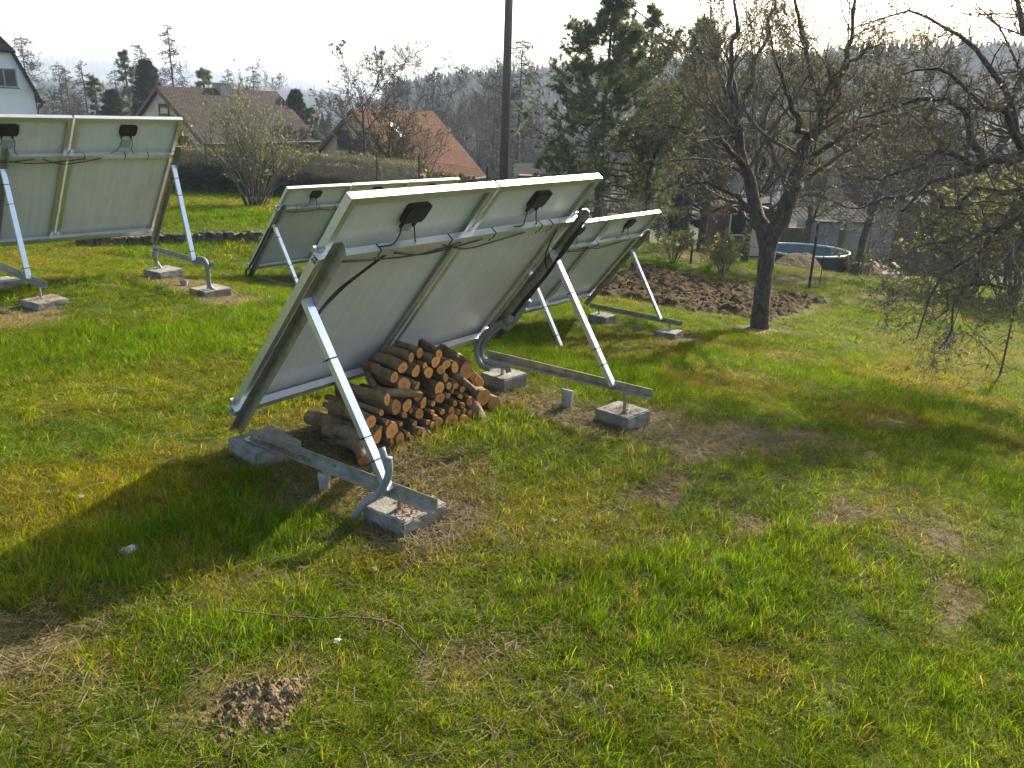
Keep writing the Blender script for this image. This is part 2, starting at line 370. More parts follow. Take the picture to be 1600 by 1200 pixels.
def field(lst, x, y):
    m = np.zeros_like(x, dtype=float)
    jx = x + (fbm(x, y, .35, 31) - .5) * .35; jy = y + (fbm(x, y, .35, 32) - .5) * .35
    for cx, cy, rx, ry, s in lst:
        d = np.sqrt(((jx - cx) / rx) ** 2 + ((jy - cy) / ry) ** 2)
        m = np.maximum(m, s * (1 - sstep(.55, 1.15, d)))
    return m
BED = [np.array(p) for p in ((8.6,3.4),(13.9,5.3),(15.3,1.0),(9.7,.55))]
def in_bed(x, y, grow=0.):
    return bed_dist(x, y) > -grow
def bed_dist(x, y):
    c = sum(BED) / 4; inside = np.full(np.shape(x), 9.)
    xj = x + (fbm(x, y, .6, 41) - .5) * .5; yj = y + (fbm(x, y, .6, 42) - .5) * .5
    for i in range(4):
        a, b = BED[i], BED[(i + 1) % 4]; e = b - a; nrm = np.array([-e[1], e[0]]) / np.linalg.norm(e)
        if np.dot(c - a, nrm) < 0: nrm = -nrm
        inside = np.minimum(inside, (xj - a[0]) * nrm[0] + (yj - a[1]) * nrm[1])
    return inside

def ground_mat():
    m = bpy.data.materials.new('lawn_ground'); m.use_nodes = True
    nt = m.node_tree; N = nt.nodes; Lk = nt.links; b = N['Principled BSDF']; b.inputs['Roughness'].default_value = .95; b.inputs['Specular IOR Level'].default_value = .1
    tc = N.new("ShaderNodeTexCoord")
    def noise(s, d=6):
        z = N.new("ShaderNodeTexNoise"); z.inputs['Scale'].default_value = s; z.inputs['Detail'].default_value = d; z.inputs['Roughness'].default_value = .65
        Lk.new(tc.outputs['Object'], z.inputs['Vector']); return z.outputs['Fac']
    def ramp(fac, cs):
        c = N.new("ShaderNodeValToRGB"); e = c.color_ramp.elements
        while len(e) < len(cs): e.new(.5)
        for i, (p, k) in enumerate(cs): e[i].position = p; e[i].color = (*k, 1)
        Lk.new(fac, c.inputs[0]); return c.outputs[0]
    def mix(f, a, c2):
        x = N.new("ShaderNodeMix"); x.data_type = 'RGBA'; Lk.new(f, x.inputs['Factor']); Lk.new(a, x.inputs['A']); Lk.new(c2, x.inputs['B']); return x.outputs['Result']
    green = ramp(noise(9), [(.3, (.03,.045,.008)), (.5, (.07,.09,.014)), (.7, (.13,.12,.025))])
    straw = ramp(noise(26), [(.28, (.045,.034,.018)), (.46, (.11,.086,.045)), (.6, (.18,.145,.075)), (.75, (.26,.22,.13))])
    at_ = N.new("ShaderNodeAttribute"); at_.attribute_name = 'bare'
    nf = noise(5)
    ad = N.new("ShaderNodeMath"); ad.operation = 'MULTIPLY_ADD'; Lk.new(nf, ad.inputs[0]); ad.inputs[1].default_value = .7; Lk.new(at_.outputs['Fac'], ad.inputs[2])
    mr = N.new("ShaderNodeMapRange"); mr.inputs['From Min'].default_value = .42; mr.inputs['From Max'].default_value = .95; Lk.new(ad.outputs[0], mr.inputs['Value'])
    near = mix(mr.outputs[0], green, straw)
    far = ramp(noise(.02), [(.35, (.022,.024,.015)), (.65, (.038,.036,.024))])
    a2 = N.new("ShaderNodeAttribute"); a2.attribute_name = 'far'
    Lk.new(mix(a2.outputs['Fac'], near, far), b.inputs['Base Color'])
    bp = N.new("ShaderNodeBump"); bp.inputs['Strength'].default_value = .9; bp.inputs['Distance'].default_value = .02
    Lk.new(noise(45), bp.inputs['Height']); Lk.new(bp.outputs[0], b.inputs['Normal'])
    return m
def build_ground():
    rad = np.concatenate([[.01], np.geomspace(.25, 4200, 400)])
    fa = YAW - np.radians(np.arange(-52, 52.01, .36))
    ca = YAW - np.radians(np.arange(54, 307, 2.5))
    ang = np.concatenate([fa, ca]); na = len(ang); nr = len(rad)
    X = CAM[0] + rad[:, None] * np.cos(ang)[None]; Y = CAM[1] + rad[:, None] * np.sin(ang)[None]
    Z = ground(X, Y)
    V = np.stack([X, Y, Z], -1).reshape(-1, 3)
    i, k = np.meshgrid(np.arange(nr - 1), np.arange(na), indexing='ij'); k2 = (k + 1) % na
    F = np.stack([i*na + k, (i+1)*na + k, (i+1)*na + k2, i*na + k2], -1).reshape(-1, 4)
    o = mk('ground', V, F[:, ::-1], ground_mat(), smooth=True)
    tag(o, kind='structure')
    me = o.data
    b = me.attributes.new('bare', 'FLOAT', 'POINT'); b.data.foreach_set('value', field(BARE, V[:, 0], V[:, 1]).astype(np.float32))
    D = np.hypot(V[:, 0] - CAM[0], V[:, 1] - CAM[1])
    b = me.attributes.new('far', 'FLOAT', 'POINT'); b.data.foreach_set('value', sstep(30, 90, D).astype(np.float32))
    return o
build_ground()

# ------------------------------------------------------------------ scattering (stuff): instances on a point cloud
SRC = {}
def src_collection(name, meshes):
    c = bpy.data.collections.new(name)
    for i, me in enumerate(meshes):
        o = bpy.data.objects.new("%s_%02d" % (name, i), me); c.objects.link(o)
    return c
def scatter(name, pts, rot, scl, idx, col, coll, label, cat):
    me = bpy.data.meshes.new(name); n = len(pts)
    me.vertices.add(n); me.vertices.foreach_set('co', np.asarray(pts, np.float32).ravel())
    for nm, tp, arr, key in (('rot', 'FLOAT_VECTOR', rot, 'vector'), ('scl', 'FLOAT_VECTOR', scl, 'vector'), ('gcol', 'FLOAT_COLOR', col, 'color')):
        a = me.attributes.new(nm, tp, 'POINT'); a.data.foreach_set(key, np.asarray(arr, np.float32).ravel())
    a = me.attributes.new('idx', 'INT', 'POINT'); a.data.foreach_set('value', np.asarray(idx, np.int32))
    o = link(name, me); tag(o, label, cat, kind='stuff')
    ng = bpy.data.node_groups.new(name, 'GeometryNodeTree')
    ng.interface.new_socket('Geometry', in_out='INPUT', socket_type='NodeSocketGeometry')
    ng.interface.new_socket('Geometry', in_out='OUTPUT', socket_type='NodeSocketGeometry')
    N = ng.nodes; Lk = ng.links
    gi = N.new('NodeGroupInput'); go = N.new('NodeGroupOutput'); ip = N.new('GeometryNodeInstanceOnPoints'); ci = N.new('GeometryNodeCollectionInfo')
    ci.inputs['Collection'].default_value = coll; ci.inputs['Separate Children'].default_value = True; ci.inputs['Reset Children'].default_value = True
    ip.inputs['Pick Instance'].default_value = True
    def na(nm, tp):
        z = N.new('GeometryNodeInputNamedAttribute'); z.data_type = tp; z.inputs['Name'].default_value = nm; return z.outputs['Attribute']
    Lk.new(gi.outputs[0], ip.inputs['Points']); Lk.new(ci.outputs[0], ip.inputs['Instance'])
    Lk.new(na('idx', 'INT'), ip.inputs['Instance Index'])
    e2r = N.new('FunctionNodeEulerToRotation'); Lk.new(na('rot', 'FLOAT_VECTOR'), e2r.inputs[0]); Lk.new(e2r.outputs[0], ip.inputs['Rotation'])
    Lk.new(na('scl', 'FLOAT_VECTOR'), ip.inputs['Scale']); Lk.new(ip.outputs[0], go.inputs[0])
    md = o.modifiers.new('scatter', 'NODES'); md.node_group = ng
    return o
def inst_mat(name, trans=.5, rough=.55, jitter=.25):
    m = bpy.data.materials.new(name); m.use_nodes = True
    nt = m.node_tree; N = nt.nodes; Lk = nt.links; N.clear()
    out = N.new("ShaderNodeOutputMaterial"); b = N.new("ShaderNodeBsdfPrincipled"); b.inputs['Roughness'].default_value = rough; b.inputs['Specular IOR Level'].default_value = .04
    a = N.new("ShaderNodeAttribute"); a.attribute_type = 'INSTANCER'; a.attribute_name = 'gcol'
    v = N.new("ShaderNodeAttribute"); v.attribute_name = 'bcol'
    mx = N.new("ShaderNodeVectorMath"); mx.operation = 'MULTIPLY'; Lk.new(a.outputs['Color'], mx.inputs[0]); Lk.new(v.outputs['Color'], mx.inputs[1])
    Lk.new(mx.outputs[0], b.inputs['Base Color'])
    tr = N.new("ShaderNodeBsdfTranslucent"); tv = N.new("ShaderNodeVectorMath"); tv.operation = 'MULTIPLY'; tv.inputs[1].default_value = (1.25, 1.12, .5); Lk.new(mx.outputs[0], tv.inputs[0]); Lk.new(tv.outputs[0], tr.inputs['Color'])
    ms = N.new("ShaderNodeMixShader"); ms.inputs[0].default_value = trans
    Lk.new(b.outputs[0], ms.inputs[1]); Lk.new(tr.outputs[0], ms.inputs[2]); Lk.new(ms.outputs[0], out.inputs[0])
    return m
M['grass'] = inst_mat('grass_blades', .55, .7)
M['forest'] = inst_mat('forest_trees', .15, .8)

def grass_clump(seed, blades, rad, h0, h1, wid, lean):
    rg = np.random.default_rng(seed); V = []; F = []; Cc = []
    for k in range(blades):
        a = rg.uniform(0, 6.283); r0 = rad * math.sqrt(rg.uniform(0, 1)); bx, by = r0*math.cos(a), r0*math.sin(a)
        h = rg.uniform(h0, h1); d = rg.uniform(0, 6.283); ln = lean * h * rg.uniform(.15, 1.25); w = wid * rg.uniform(.6, 1.2)
        f = rg.uniform(0, 3.1416); sx, sy = math.cos(f) * w, math.sin(f) * w
        cd, sn = math.cos(d), math.sin(d); i0 = len(V)
        for t, ww in ((0., .8), (.45, 1.), (.8, .65)):
            q = ln * t ** 2; z = h * (t - .12 * lean * t * t)
            V += [(bx + cd*q - sx*ww, by + sn*q - sy*ww, z), (bx + cd*q + sx*ww, by + sn*q + sy*ww, z)]
        V.append((bx + cd*ln, by + sn*ln, h * (1 - .12*lean)))
        F += [(i0, i0+1, i0+3, i0+2), (i0+2, i0+3, i0+5, i0+4), (i0+4, i0+5, i0+6)]
        c = rg.uniform(.5, 1.5); y = rg.uniform(0, 1)
        cc = (1.9*c, 1.35*c, 1.9*c) if y > .9 else (c * rg.uniform(.85, 1.2), c, c * rg.uniform(.8, 1.2))
        Cc += [cc] * 7
    me = bpy.data.meshes.new('grass_clump'); me.from_pydata(V, [], F); me.materials.append(M['grass'])
    at_ = me.attributes.new('bcol', 'FLOAT_COLOR', 'POINT'); at_.data.foreach_set('color', np.array([(*c, 1) for c in Cc], np.float32).ravel())
    return me
def leaf_clump(seed, n, rad, size):
    rg = np.random.default_rng(seed); V = []; F = []; Cc = []
    for k in range(n):
        a = rg.uniform(0, 6.283); r0 = rad * math.sqrt(rg.uniform(0, 1)); c0 = np.array([r0*math.cos(a), r0*math.sin(a), rg.uniform(.02, .25)])
        d = rg.uniform(0, 6.283); s = size * rg.uniform(.6, 1.3); u = np.array([math.cos(d), math.sin(d), rg.uniform(-.1, .7)]) * s; v = np.array([-math.sin(d), math.cos(d), rg.uniform(-.3, .3)]) * s * .45
        i0 = len(V); V += [c0, c0 + u*.5 + v, c0 + u, c0 + u*.5 - v]; F.append((i0, i0+1, i0+2, i0+3)); c = rg.uniform(.7, 1.3); Cc += [(c, c, c)] * 4
    me = bpy.data.meshes.new('leaf_clump'); me.from_pydata([tuple(p) for p in V], [], F); me.materials.append(M['grass'])
    at_ = me.attributes.new('bcol', 'FLOAT_COLOR', 'POINT'); at_.data.foreach_set('color', np.array([(*c, 1) for c in Cc], np.float32).ravel())
    return me
g_meshes = [grass_clump(i, 15, .6, .35, 1.05, .02, .9) for i in range(6)]         # upright lawn tufts (unit height)
g_meshes += [grass_clump(20 + i, 15, .75, .3, .9, .019, 2.2) for i in range(4)]       # lying blades
g_meshes += [leaf_clump(40 + i, 14, .75, .26) for i in range(3)]                     # moss and small leaves
GRASS = src_collection('grass_source', g_meshes)

BLOCKED = []   # (x,y,r) circles kept free of grass: filled below before planting
def plant_grass():
    rg = np.random.default_rng(5)
    P = []; S = []; I = []; Cc = []; Rr = []
    zones = [(1.2, 4.2, 1650, .9, 1), (4.2, 7.5, 850, 1.1, 1), (7.5, 12, 380, 1.45, 1), (12, 19, 210, 2.0, 1), (19, 34, 80, 3.0, 1)]
    for d0, d1, dens, sc, _ in zones:
        half = math.radians(39 if d1 > 5 else 46)
        area = half * (d1*d1 - d0*d0); n = int(area * dens)
        D = np.sqrt(rg.uniform(d0*d0, d1*d1, n)); A = YAW - rg.uniform(-half, half, n)
        x = CAM[0] + D*np.cos(A); y = CAM[1] + D*np.sin(A)
        bare = field(BARE, x, y); yel = np.clip(field(YEL, x, y) + .85*sstep(.56, .76, fbm(x, y, 1.1, 51)), 0, 1); lush = np.clip(field(LUSH, x, y) + .8*sstep(.54, .7, fbm(x, y, 1.4, 52)) - .5*yel, 0, 1)
        fine = fbm(x, y, .22, 53)
        keep = rg.uniform(0, 1, n) > np.clip(bare*.88 + .4*sstep(.55, .8, fbm(x, y, .3, 54))*(1-lush), 0, .93)
        keep &= ~in_bed(x, y, -.05)
        for bx, by, br in BLOCKED: keep &= (x-bx)**2 + (y-by)**2 > br*br
        x, y, bare, yel, lush, fine = (k[keep] for k in (x, y, bare, yel, lush, fine)); n = len(x)
        u = rg.uniform(0, 1, n)
        idx = np.where(u < .52 + .3*lush, rg.integers(0, 6, n), np.where(u < .95, rg.integers(6, 10, n), rg.integers(10, 13, n)))
        h = (.030 + .040*lush + .024*fine + .05*rg.uniform(0, 1, n)**5) * (1 - .3*yel) * (1 - .35*bare)
        h = np.where(idx >= 10, .055, h)
        hs = .092 * (1 + .5*rg.uniform(-1, 1, n))
        wide = np.where(idx >= 10, 1.0, .8) * sc
        s = np.stack([hs*wide*.9, hs*wide*.9, h*np.minimum(1.25, .85 + .15*sc)], -1)
        s[idx >= 10] = (np.stack([hs*sc*.5, hs*sc*.5, hs*sc*.5], -1))[idx >= 10]
        cg = np.array([.095,.19,.006]); cm = np.array([.165,.23,.009]); cy = np.array([.28,.25,.016]); cs = np.array([.25,.19,.08])
        t = fbm(x, y, .5, 55)[:, None]
        c = cm*(1-t) + cg*t; c = c*(1-.75*lush[:, None]) + cg*.75*lush[:, None]; c = c*(1-.7*yel[:, None]) + cy*.7*yel[:, None]
        dry = np.clip(bare*.8 + (rg.uniform(0, 1, n) < .05 + .12*yel), 0, 1)[:, None]
        c = c*(1-dry) + cs*dry
        c *= (.62 + .6*rg.uniform(0, 1, n))[:, None]*(.62 + .8*fbm(x, y, .16, 56))[:, None]; c[idx >= 10] *= .7
        z = ground(x, y) - .004
        P.append(np.stack([x, y, z], -1)); S.append(s); I.append(idx); Cc.append(np.concatenate([c, np.ones((n, 1))], 1))
        Rr.append(np.stack([rg.uniform(-.22, .22, n), rg.uniform(-.22, .22, n), rg.uniform(0, 6.283, n)], -1))
    P = np.vstack(P)
    scatter('grass', P, np.vstack(Rr), np.vstack(S), np.concatenate(I), np.vstack(Cc), GRASS, 'uneven green and yellowish spring lawn grass around the solar racks', 'grass')
    return len(P)

# ------------------------------------------------------------------ solar racks
PL, PW, PT, GAP = 1.482, .987, .04, .02
def solar_array(label, loc, yaw, tilt, x0, npan, frames, su, zb, y0, y1, ys, s_strut, ties, jb=True, left_only=None):
    """row runs along local +X, the struts stand on the -Y side; frames = x of each A-frame"""
    A = thing('solar_rack', label, 'solar rack', loc, yaw, 'solar racks on the lawn')
    ct, st = math.cos(tilt), math.sin(tilt)
    U = np.array([0, -ct, st]); NB = np.array([0, -st, -ct]); XX = np.array([1., 0, 0])
    def P(x, s, n=0.): return XX*x + U*s + NB*n
    def slab(mb, x0, x1, s0, s1, n0, n1, mi=0):
        mb.bar(P((x0+x1)/2, s0, (n0+n1)/2), P((x0+x1)/2, s1, (n0+n1)/2), XX*(x1-x0)/2, NB*(n1-n0)/2, mi)
    rr = random.Random(int(loc[0]*100))
    xe = x0 + npan*PW + (npan-1)*GAP
    for k in range(npan):
        a = x0 + k*(PW+GAP); b = a + PW
        mb = MB()
        slab(mb, a, a+.012, 0, PL, -PT, 0); slab(mb, b-.012, b, 0, PL, -PT, 0)
        slab(mb, a+.012, b-.012, 0, .012, -PT, 0); slab(mb, a+.012, b-.012, PL-.012, PL, -PT, 0)
        # back flanges of the frame
        slab(mb, a+.012, a+.036, .012, PL-.012, -.003, -.0005); slab(mb, b-.036, b-.012, .012, PL-.012, -.003, -.0005)
        slab(mb, a+.036, b-.036, .012, .036, -.003, -.0005); slab(mb, a+.036, b-.036, PL-.036, PL-.012, -.003, -.0005)
        fr = mb.build('panel_frame', 'alu', A)
        mb = MB(); slab(mb, a+.012, b-.012, .012, PL-.012, -.033, -.030); sh = mb.build('backsheet', 'backsheet', fr)
        uv = sh.data.uv_layers.new(name='UVMap')
        for lp_ in sh.data.loops: co = np.array(sh.data.vertices[lp_.vertex_index].co); uv.data[lp_.index].uv = (co[0] - a, float(co @ U) + .02)
        mb = MB(); slab(mb, a+.012, b-.012, .012, PL-.012, -.039, -.0335); mb.build('solar_glass', 'cell', fr)
        # junction box with clipped corners, a ribbed lid and two cable glands
        cx = (a+b)/2 + .0; cs = PL - .145; hw, hh, c = .078, .056, .022
        poly = [(-hw, -hh+c), (-hw+c*.6, -hh), (hw-c*.6, -hh), (hw, -hh+c), (hw, hh-c*.5), (hw-c, hh), (-hw+.01, hh), (-hw, hh-.012)]
        mb = MB(); mb.prism([P(cx+u, cs+v, -.030) for u, v in poly], NB*.022)
        mb.prism([P(cx+u*.86, cs+v*.86, -.008) for u, v in poly], NB*.004)
        for u in (-.05, .035): mb.tube([P(cx+u, cs-hh+.002, -.016), P(cx+u, cs-hh-.028, -.016)], .009, 8)
        box = mb.build('junction_box', 'black', fr)
        sx = cx + .01
        mb = MB(); slab(mb, sx-.05, sx+.045, su+.03, su+.125, -.0295, -.0288); mb.build('type_plate', 'sticker', fr)
        for q, (u, dx) in enumerate(((-.05, -.13 if k % 2 == 0 else -.09), (.035, .05))):
            e = P(cx+u+dx, su-.005, .012)
            pts = spline([P(cx+u, cs-hh-.02, -.014), P(cx+u-.004+.02*q, cs-hh-.06, .004), (P(cx+u, cs-hh-.05, 0)+e)/2 + XX*(-.02 if q else .0) + NB*.03, e], 16)
            mb = MB(); mb.tube(pts, .0035, 6); mb.build('cable', 'black', fr, smooth=True)
    # rails (hollow, with a slot) and mid clamps
    for s1, r0, r1 in ((.095, x0-.045, xe+.05), (su, x0-.05, xe+.04)):
        mb = MB()
        slab(mb, r0, r1, s1-.003, s1, 0, .04); slab(mb, r0, r1, s1-.04, s1-.037, 0, .04)
        slab(mb, r0, r1, s1-.037, s1-.003, .0365, .04); slab(mb, r0, r1, s1-.037, s1-.026, 0, .003); slab(mb, r0, r1, s1-.014, s1-.003, 0, .003)
        slab(mb, r0+.0, r1, s1-.022, s1-.018, .003, .0365)
        rail = mb.build('rail', 'alu_rail', A)
        for k in range(npan+1):
            xc = x0 - .012 if k == 0 else (xe + .012 if k == npan else x0 + k*(PW+GAP) - GAP/2)
            mb = MB(); slab(mb, xc-.009, xc+.009, s1-.035, s1-.005, -PT-.004, .0); slab(mb, xc-.016, xc+.016, s1+.002, s1+.028, -.006, .002)
            mb.build('clamp', 'bolt', rail)
        if s1 > .5:
            for tx in ties[0]:
                mb = MB(); slab(mb, tx-.003, tx+.003, s1-.043, s1+.0025, -.002, .0425)
                slab(mb, tx-.003, tx+.002, s1-.068, s1-.043, .03, .034); mb.build('cable_tie', 'black', rail)
            # slack cables under the rail
            for j in range(3):
                xa = r0 + .12 + j*.35*(xe-x0)/1.0*.5; xb = min(xa + rr.uniform(.5, .9), r1-.05)
                q = spline([P(xa, s1-.03, .043), P((xa*2+xb)/3, s1-.055-.015*j, .046), P((xa+xb*2)/3, s1-.05-.02*rr.random(), .046), P(xb, s1-.03, .043)], 14)
                mb = MB(); mb.tube(q, .0042, 6); mb.build('cable', 'black', rail, smooth=True)
    # A-frames
    for k, xb in enumerate(frames):
        mb = MB(); s0 = -.075; s1 = min(PL-.1, su + .10)
        mb.prism([P(xb, s0, .041), P(xb, s1, .041), P(xb, s1, .068), P(xb, s1-.025, .091), P(xb, s0, .091)], XX*.004)
        slab(mb, xb-.045, xb, s0, s1, .041, .045)
        beam = mb.build('sloped_beam', 'alu_old', A)
        for sb in (.3, .62, .9, su+.02, .07):
            q = P(xb, sb, .066); mb = MB(); mb.tube([q - XX*.012, q + XX*.012], .007, 6); mb.build('bolt', 'bolt', beam)
        mb = MB(); mb.box((xb, y1, zb-.05), (xb+.004, y0, zb)); mb.box((xb-.046, y1, zb-.05), (xb, y0, zb-.046))
        base = mb.build('base_beam', 'alu_old', A)
        for yy in (ys, y0-.08, (y0+y1)/2, y1+.09):
            mb = MB(); mb.tube([(xb-.012, yy, zb-.025), (xb+.012, yy, zb-.025)], .007, 6); mb.build('bolt', 'bolt', base)
        pt = P(xb-.022, s_strut, .062); pb = np.array([xb-.022, ys, zb-.03])
        dv = (pb-pt)/np.linalg.norm(pb-pt); wv = np.cross(dv, XX); wv /= np.linalg.norm(wv)
        mb = MB(); mb.bar(pt - dv*.02, pb, XX*.021, wv*.015)
        strut = mb.build('strut', 'alu_rail', A)
        ln = np.linalg.norm(pb-pt)
        for f in ties[1]:
            q = pt + dv*ln*f; mb = MB(); mb.bar(q-dv*.003, q+dv*.003, XX*.0235, wv*.0175); mb.bar(q-dv*.003-XX*.024, q+dv*.003-XX*.05-wv*.004, wv*.002, dv*.002)
            mb.build('cable_tie', 'black', strut)
    A['tilt'] = tilt
    def local(x, y, z):
        c, s = math.cos(yaw), math.sin(yaw); return np.array([loc[0]+c*x-s*y, loc[1]+s*x+c*y, loc[2]+z])
    return A, P, local
def stud(A, local, x, y, ztop, zbot, r=.011):
    mb = MB(); mb.tube([(x, y, ztop), (x, y, zbot)], r, 8); return mb.build('threaded_stud', 'bolt', A)
def concrete_block(label, x, y, ztop, sx, sy, h, rot, seed):
    rg = np.random.default_rng(seed)
    n = 7; v = []; f = []
    import bmesh
    bm = bmesh.new(); bmesh.ops.create_cube(bm, size=1)
    for q in bm.verts: q.co = Vector((q.co.x*sx, q.co.y*sy, (q.co.z-.5)*h))
    bmesh.ops.bevel(bm, geom=bm.edges[:], offset=.006, segments=2, affect='EDGES')
    bmesh.ops.subdivide_edges(bm, edges=[e for e in bm.edges if e.calc_length() > .05], cuts=5, use_grid_fill=True)
    for q in bm.verts:
        q.co += Vector(rg.normal(0, .0011, 3)); 
        if q.co.z < -h*.5: q.co.x *= 1.01
    me = bpy.data.meshes.new('concrete_block'); bm.to_mesh(me); bm.free(); me.materials.append(M['concrete'])
    o = link('concrete_block', me, loc=(x, y, ztop)); o.rotation_euler = (rg.normal(0, .012), rg.normal(0, .012), rot)
    tag(o, label, 'concrete block', 'concrete footing blocks')
    BLOCKED.append((x, y, max(sx, sy)*.52))
    # litter lying on the block
    return o

A1, P1, L1 = solar_array('nearest solar rack, two white-backed panels over the log pile', (0, 0, 0), 0, math.radians(51.62), 0, 2, (.023, 1.989), 1.177, -.053, -.101, -1.368, -1.107, .916,
    ((.32, .82, 1.18, 1.62, 1.73), (.3, .72, .84)))
A4, P4, L4 = solar_array('solar rack in front of the dug vegetable bed', (6.622, 1.881, -.704), math.radians(-2.94), math.radians(50.9), -(2*PW+GAP), 2, (-2.02, -.053), 1.15, -.063, -.055, -1.369, -1.099, .916,
    ((-1.6, -1.0, -.35), (.45, .8)))
A3, P3, L3 = solar_array('long low solar rack of three panels behind the nearest one', (4.402, 5.78, -.61), math.radians(-3.96), math.radians(49.5), 0, 3, (.03, 2.0), 1.16, -.06, -.09, -1.36, -1.1, .9,
    ((.25, .6, .85, 1.4, 1.9), (.18, .62, .82)))
A2, P2, L2 = solar_array('solar rack cut by the left picture edge, near the stone kerb', (2.577, 4.899, .132), math.radians(-6.09), math.radians(53.5), -(2*PW+GAP), 2, (-1.52, .012), 1.10, -.132, .053, -1.235, -.87, .96,
    ((-1.8, -.87, -.5, -.28), (.12, .3, .9)))

for A, L, items in (
    (A1, L1, [(.023,-.2,-.103,-.118),(.0,-1.17,-.103,-.2),(1.965,-.25,-.103,-.22),(1.965,-1.2,-.103,-.27)]),
    (A4, L4, [(-.075,-.22,-.113,-.215),(-.075,-1.22,-.113,-.25)]),
    (A3, L3, [(.0,-.2,-.11,-.2),(.0,-1.2,-.11,-.25)]),
    (A2, L2, [(-.012,-.06,-.182,-.42),(-.012,-1.12,-.182,-.48),(-1.542,-.06,-.182,-.33),(-1.542,-1.1,-.182,-.36)])):
    for x, y, zt, zb_ in items: stud(A, L, x, y, zt, zb_ - .03)

def blk(L, x, y, ztop, sx, sy, label, seed, rot=0., h=.13):
    p = L(x, y, ztop); return concrete_block(label, p[0], p[1], p[2], sx, sy, h, rot, seed)
blk(L1, .06, -.17, -.108, .26, .27, 'concrete block under the left foot of the nearest rack, in its shade', 1, -.12)
blk(L1, .045, -1.16, -.152, .28, .25, 'nearest concrete block, sunlit top strewn with dry litter', 2, .0)
blk(L1, 2.0, -.24, -.19, .24, .22, 'concrete block beside the log pile under the grey hoses', 3, -.1)
blk(L1, 2.02, -1.16, -.237, .25, .25, 'concrete block with a bare stud, right of the log pile', 4, -.1)
blk(L4, -.06, -.26, -.175, .26, .26, 'concrete block at the front foot of the rack by the vegetable bed', 5)
blk(L4, -.07, -1.22, -.2, .26, .25, 'concrete block at the back foot of the rack by the vegetable bed', 6, .05)
blk(L2, .03, -.10, -.365, .3, .28, 'half buried concrete block at the kerb-side foot of the left rack', 7, .1)
blk(L2, .02, -1.10, -.405, .3, .27, 'mossy concrete block with a grey hose curling onto it', 8, .0)
blk(L2, -1.52, -1.12, -.30, .28, .26, 'concrete block near the left picture edge with brown litter on top', 9, .1)
blk(L2, -1.53, -.05, -.30, .3, .28, 'shaded concrete block at the left picture edge', 10, .1)
blk(L3, .0, -.2, -.19, .24, .22, 'low concrete block hidden in grass under the three-panel rack', 11, .1)

# conduits and cable bundles: parts of their rack
def hose(A, pts, r, name='conduit', matname='conduit', ribs=True, n=60, rib=.012):
    q = spline(pts, n); ln = np.linalg.norm(np.diff(q, axis=0), axis=1).sum()
    if ribs:
        m = max(int(ln/rib), 8); q = spline(pts, m*2+1); R = np.where(np.arange(m*2+1) % 2 == 0, r, r*.86)
    else: R = r
    mb = MB(); mb.tube(q, R, 10)
    o = mb.build(name, matname, None, smooth=True); o.parent = A; o.matrix_parent_inverse = A_INV[A.name]; return o
bpy.context.view_layer.update()
A_INV = {a.name: a.matrix_world.inverted() for a in (A1, A2, A3, A4)}
X1 = -.045
hose(A1, [at_x(607, 715, X1), at_x(607, 742, X1), at_x(592, 770, X1-.02), at_x(566, 790, X1-.07), at_x(552, 815, X1-.09), at_x(551, 850, X1-.09)], .018)
hose(A1, [at_x(596, 700, -.03), at_x(607, 735, X1)], .016, ribs=False, n=6)
SC = lambda f: P1(.001, .916, .062)*(1-f) + np.array([.001, -1.107, -.083])*f + np.array([.034 + dx*.5, .012, -.022])
for k, dx in enumerate((0, .012)):
    hose(A1, [P1(.36+dx, 1.14, .04), P1(.28+dx, 1.02, .03), P1(.18+dx*2, .93, .04), SC(.06), SC(.16), SC(.35), SC(.55), SC(.72), SC(.82)], .0048, 'cable', 'black', False)
X2 = 1.93
for k in range(4):
    o_ = k*.016
    hose(A1, [P1(1.985-o_, su_, n_) for su_, n_ in ((1.2, .085+o_*.6), (1.05, .1), (.8, .105+o_*.5), (.55, .11), (.3, .115), (.17, .12))], .011 if k < 3 else .006, 'cable', 'black', False, 30)
hose(A1, [P1(1.975, .55, .125), P1(1.972, .3, .13), at_x(792, 505, 1.95), at_x(764, 525, 1.93), at_x(752, 548, 1.92), at_x(757, 566, 1.92), at_x(775, 570, 1.93), at_x(792, 574, 1.94), at_x(795, 582, 1.94)], .021, rib=.02)
hose(A1, [P1(1.955, .5, .14), P1(1.95, .3, .14), at_x(783, 505, 1.93), at_x(752, 528, 1.9), at_x(745, 552, 1.88), at_x(752, 570, 1.88), at_x(766, 577, 1.9)], .021, rib=.02)
mb = MB(); q0 = at_x(792, 505, 1.945); mb.tube([q0, q0 + np.array([0, -.05, .06])], .032, 12); o = mb.build('hose_coupling', 'conduit', None, smooth=True); o.parent = A1
hose(A1, [P1(1.82, 1.12, .043), P1(1.84, 1.02, .05), P1(1.88, .9, .07), P1(1.95, .82, .1)], .004, 'cable', 'black', False, 16)
hose(A2, [L2(.02, .03, -.15), L2(.0, .02, -.25), L2(.03, -.02, -.36), L2(.06, -.05, -.44)], .022, rib=.02)
hose(A2, [L2(-.04, -1.02, -.115), L2(-.04, -1.14, -.11), L2(-.035, -1.19, -.18), L2(-.02, -1.17, -.36), L2(.04, -1.2, -.43), L2(.12, -1.2, -.45), L2(.15, -1.2, -.52)], .022, rib=.02)
hose(A3, [L3(.02, -.66, .8), L3(.0, -.35, .4), L3(-.03, -.12, .1), L3(-.04, .0, -.02), L3(-.03, -.02, -.16)], .012, 'cable', 'black', False)
